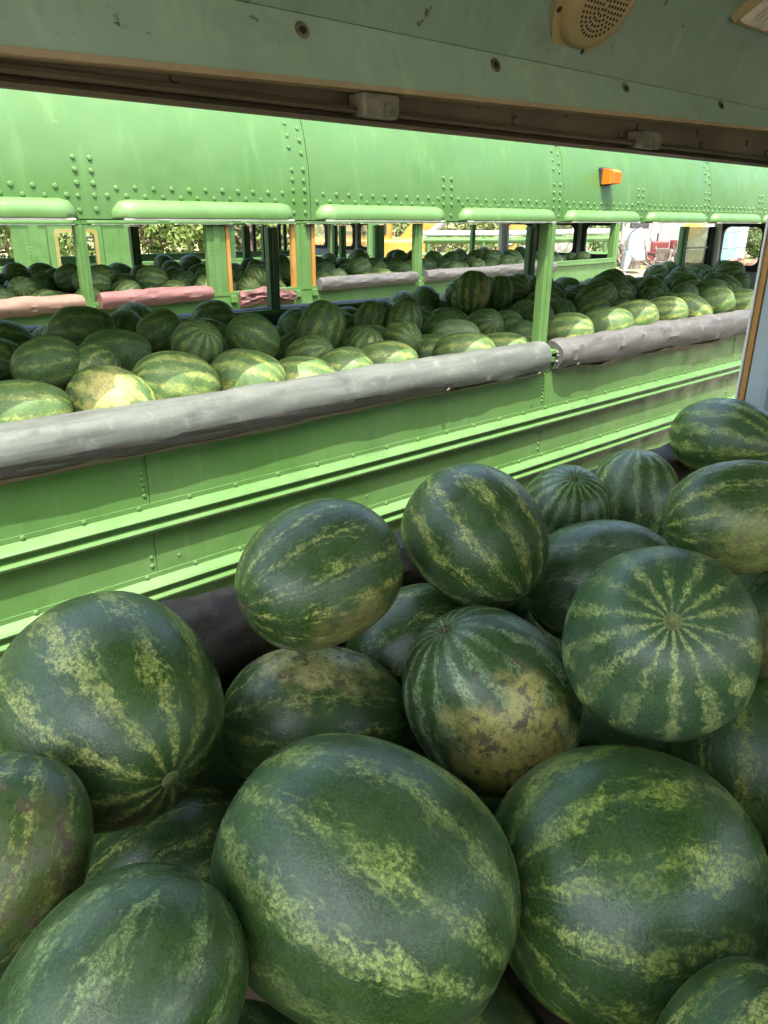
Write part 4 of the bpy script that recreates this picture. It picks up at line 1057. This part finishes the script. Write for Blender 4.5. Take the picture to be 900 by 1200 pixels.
MB().tube([(-.3, 0, 1.25), (-.3, 0, 1.7)], .05, 8).build('exhaust', DKST, rc)
for x in (-.6, .6):
    for s in (-1, 1):
        w = MB().disc((x, s * .42, .34), (0, s, 0), .34, .14, 18).build('wheel', TYRE, rc)
        sub(w, 'rim', MB().disc((x, s * .565, .34), (0, s, 0), .2, .012, 14), REDP)
shd = thing('shed', 'pale white shed behind the loader bucket', 'shed', polar(bearing(792), 58.0), R(-58))
PINKW = paint('pinkish_white', (.25, .235, .225), (.30, .285, .27), dirt=.2)
MB().box(-3.6, 3.6, -2.5, 2.5, 0, 3.1).build('wall', PINKW, shd)
for k in range(12): MB().box(-3.55 + k * .6, -3.50 + k * .6, -2.53, -2.501, .05, 3.05).build('wall_batten', PINKW, shd)
MB().add([(-3.8, -2.8, 3.0), (3.8, -2.8, 3.0), (3.8, 0, 4.2), (-3.8, 0, 4.2), (3.8, 2.8, 3.0), (-3.8, 2.8, 3.0)], [(0, 1, 2, 3), (3, 2, 4, 5), (0, 3, 5), (1, 4, 2)]).build('roof', GREYW, shd)
MB().box(.9, 2.0, -2.54, -2.502, 0, 2.1).build('door', WHITEP, shd)
CYAN = paint('pale_cyan', (.22, .40, .38), (.29, .46, .44), dirt=.2)
for (px, d, rr_, h, mt, lab) in ((853, 50, .55, 3.4, CYAN, 'pale cyan upright tank seen through the rear window'), (867, 53, .42, 3.6, WHITEP, 'white upright tank beside the cyan one')):
    tk_ = thing('storage_tank', lab, 'tank', polar(bearing(px), d))
    MB().tube([(0, 0, 0), (0, 0, h), (0, 0, h + .35)], [rr_, rr_, .15], 26).build('tank_shell', mt, tk_, True)
    for z in (.9, 1.8, 2.7): MB().tube([(0, 0, z), (0, 0, z + .05)], rr_ + .012, 26).build('hoop', STEEL, tk_)
# low rubble by the tanks
RUB = plain('brick_rubble', (.30, .16, .11), .9, .5, 3)
rnd = random.Random(8); mb = MB()
for k in range(90):
    p = polar(bearing(rnd.uniform(838, 900)), rnd.uniform(46.0, 48.5)); s = rnd.uniform(.08, .2); mb.box(p.x - s, p.x + s, p.y - s * .7, p.y + s * .7, .0, s * rnd.uniform(.8, 2.6), .02)
o = mb.build('rubble', RUB, None); o['kind'] = 'stuff'; o['label'] = 'low brick rubble lying in front of the pale tanks'; o['category'] = 'rubble'

# scrap lying about the yard behind
SCR = plain('scrap_iron', (.13, .11, .09), .8, .7, 2.5)
mb = MB(); rnd = random.Random(21)
for k in range(150):
    p = polar(bearing(rnd.choice((rnd.uniform(728, 748), rnd.uniform(760, 830)))), rnd.uniform(43, 55)); s = rnd.uniform(.08, .35); a = rnd.uniform(0, 3)
    if rnd.random() < .5: mb.box(p.x - s, p.x + s, p.y - s * .6, p.y + s * .6, 0, s * rnd.uniform(.6, 3.2), .02)
    else: mb.tube([(p.x, p.y, .05), (p.x + math.cos(a) * s * 3, p.y + math.sin(a) * s * 3, rnd.uniform(.2, 1.3))], .05, 6)
o = mb.build('scrap_heap', SCR, None); o['kind'] = 'stuff'; o['label'] = 'scattered scrap iron around the loader bucket and engine cart'; o['category'] = 'scrap'

for o_ in list(col.objects):
    if 'eye' in o_.keys(): del o_['eye']
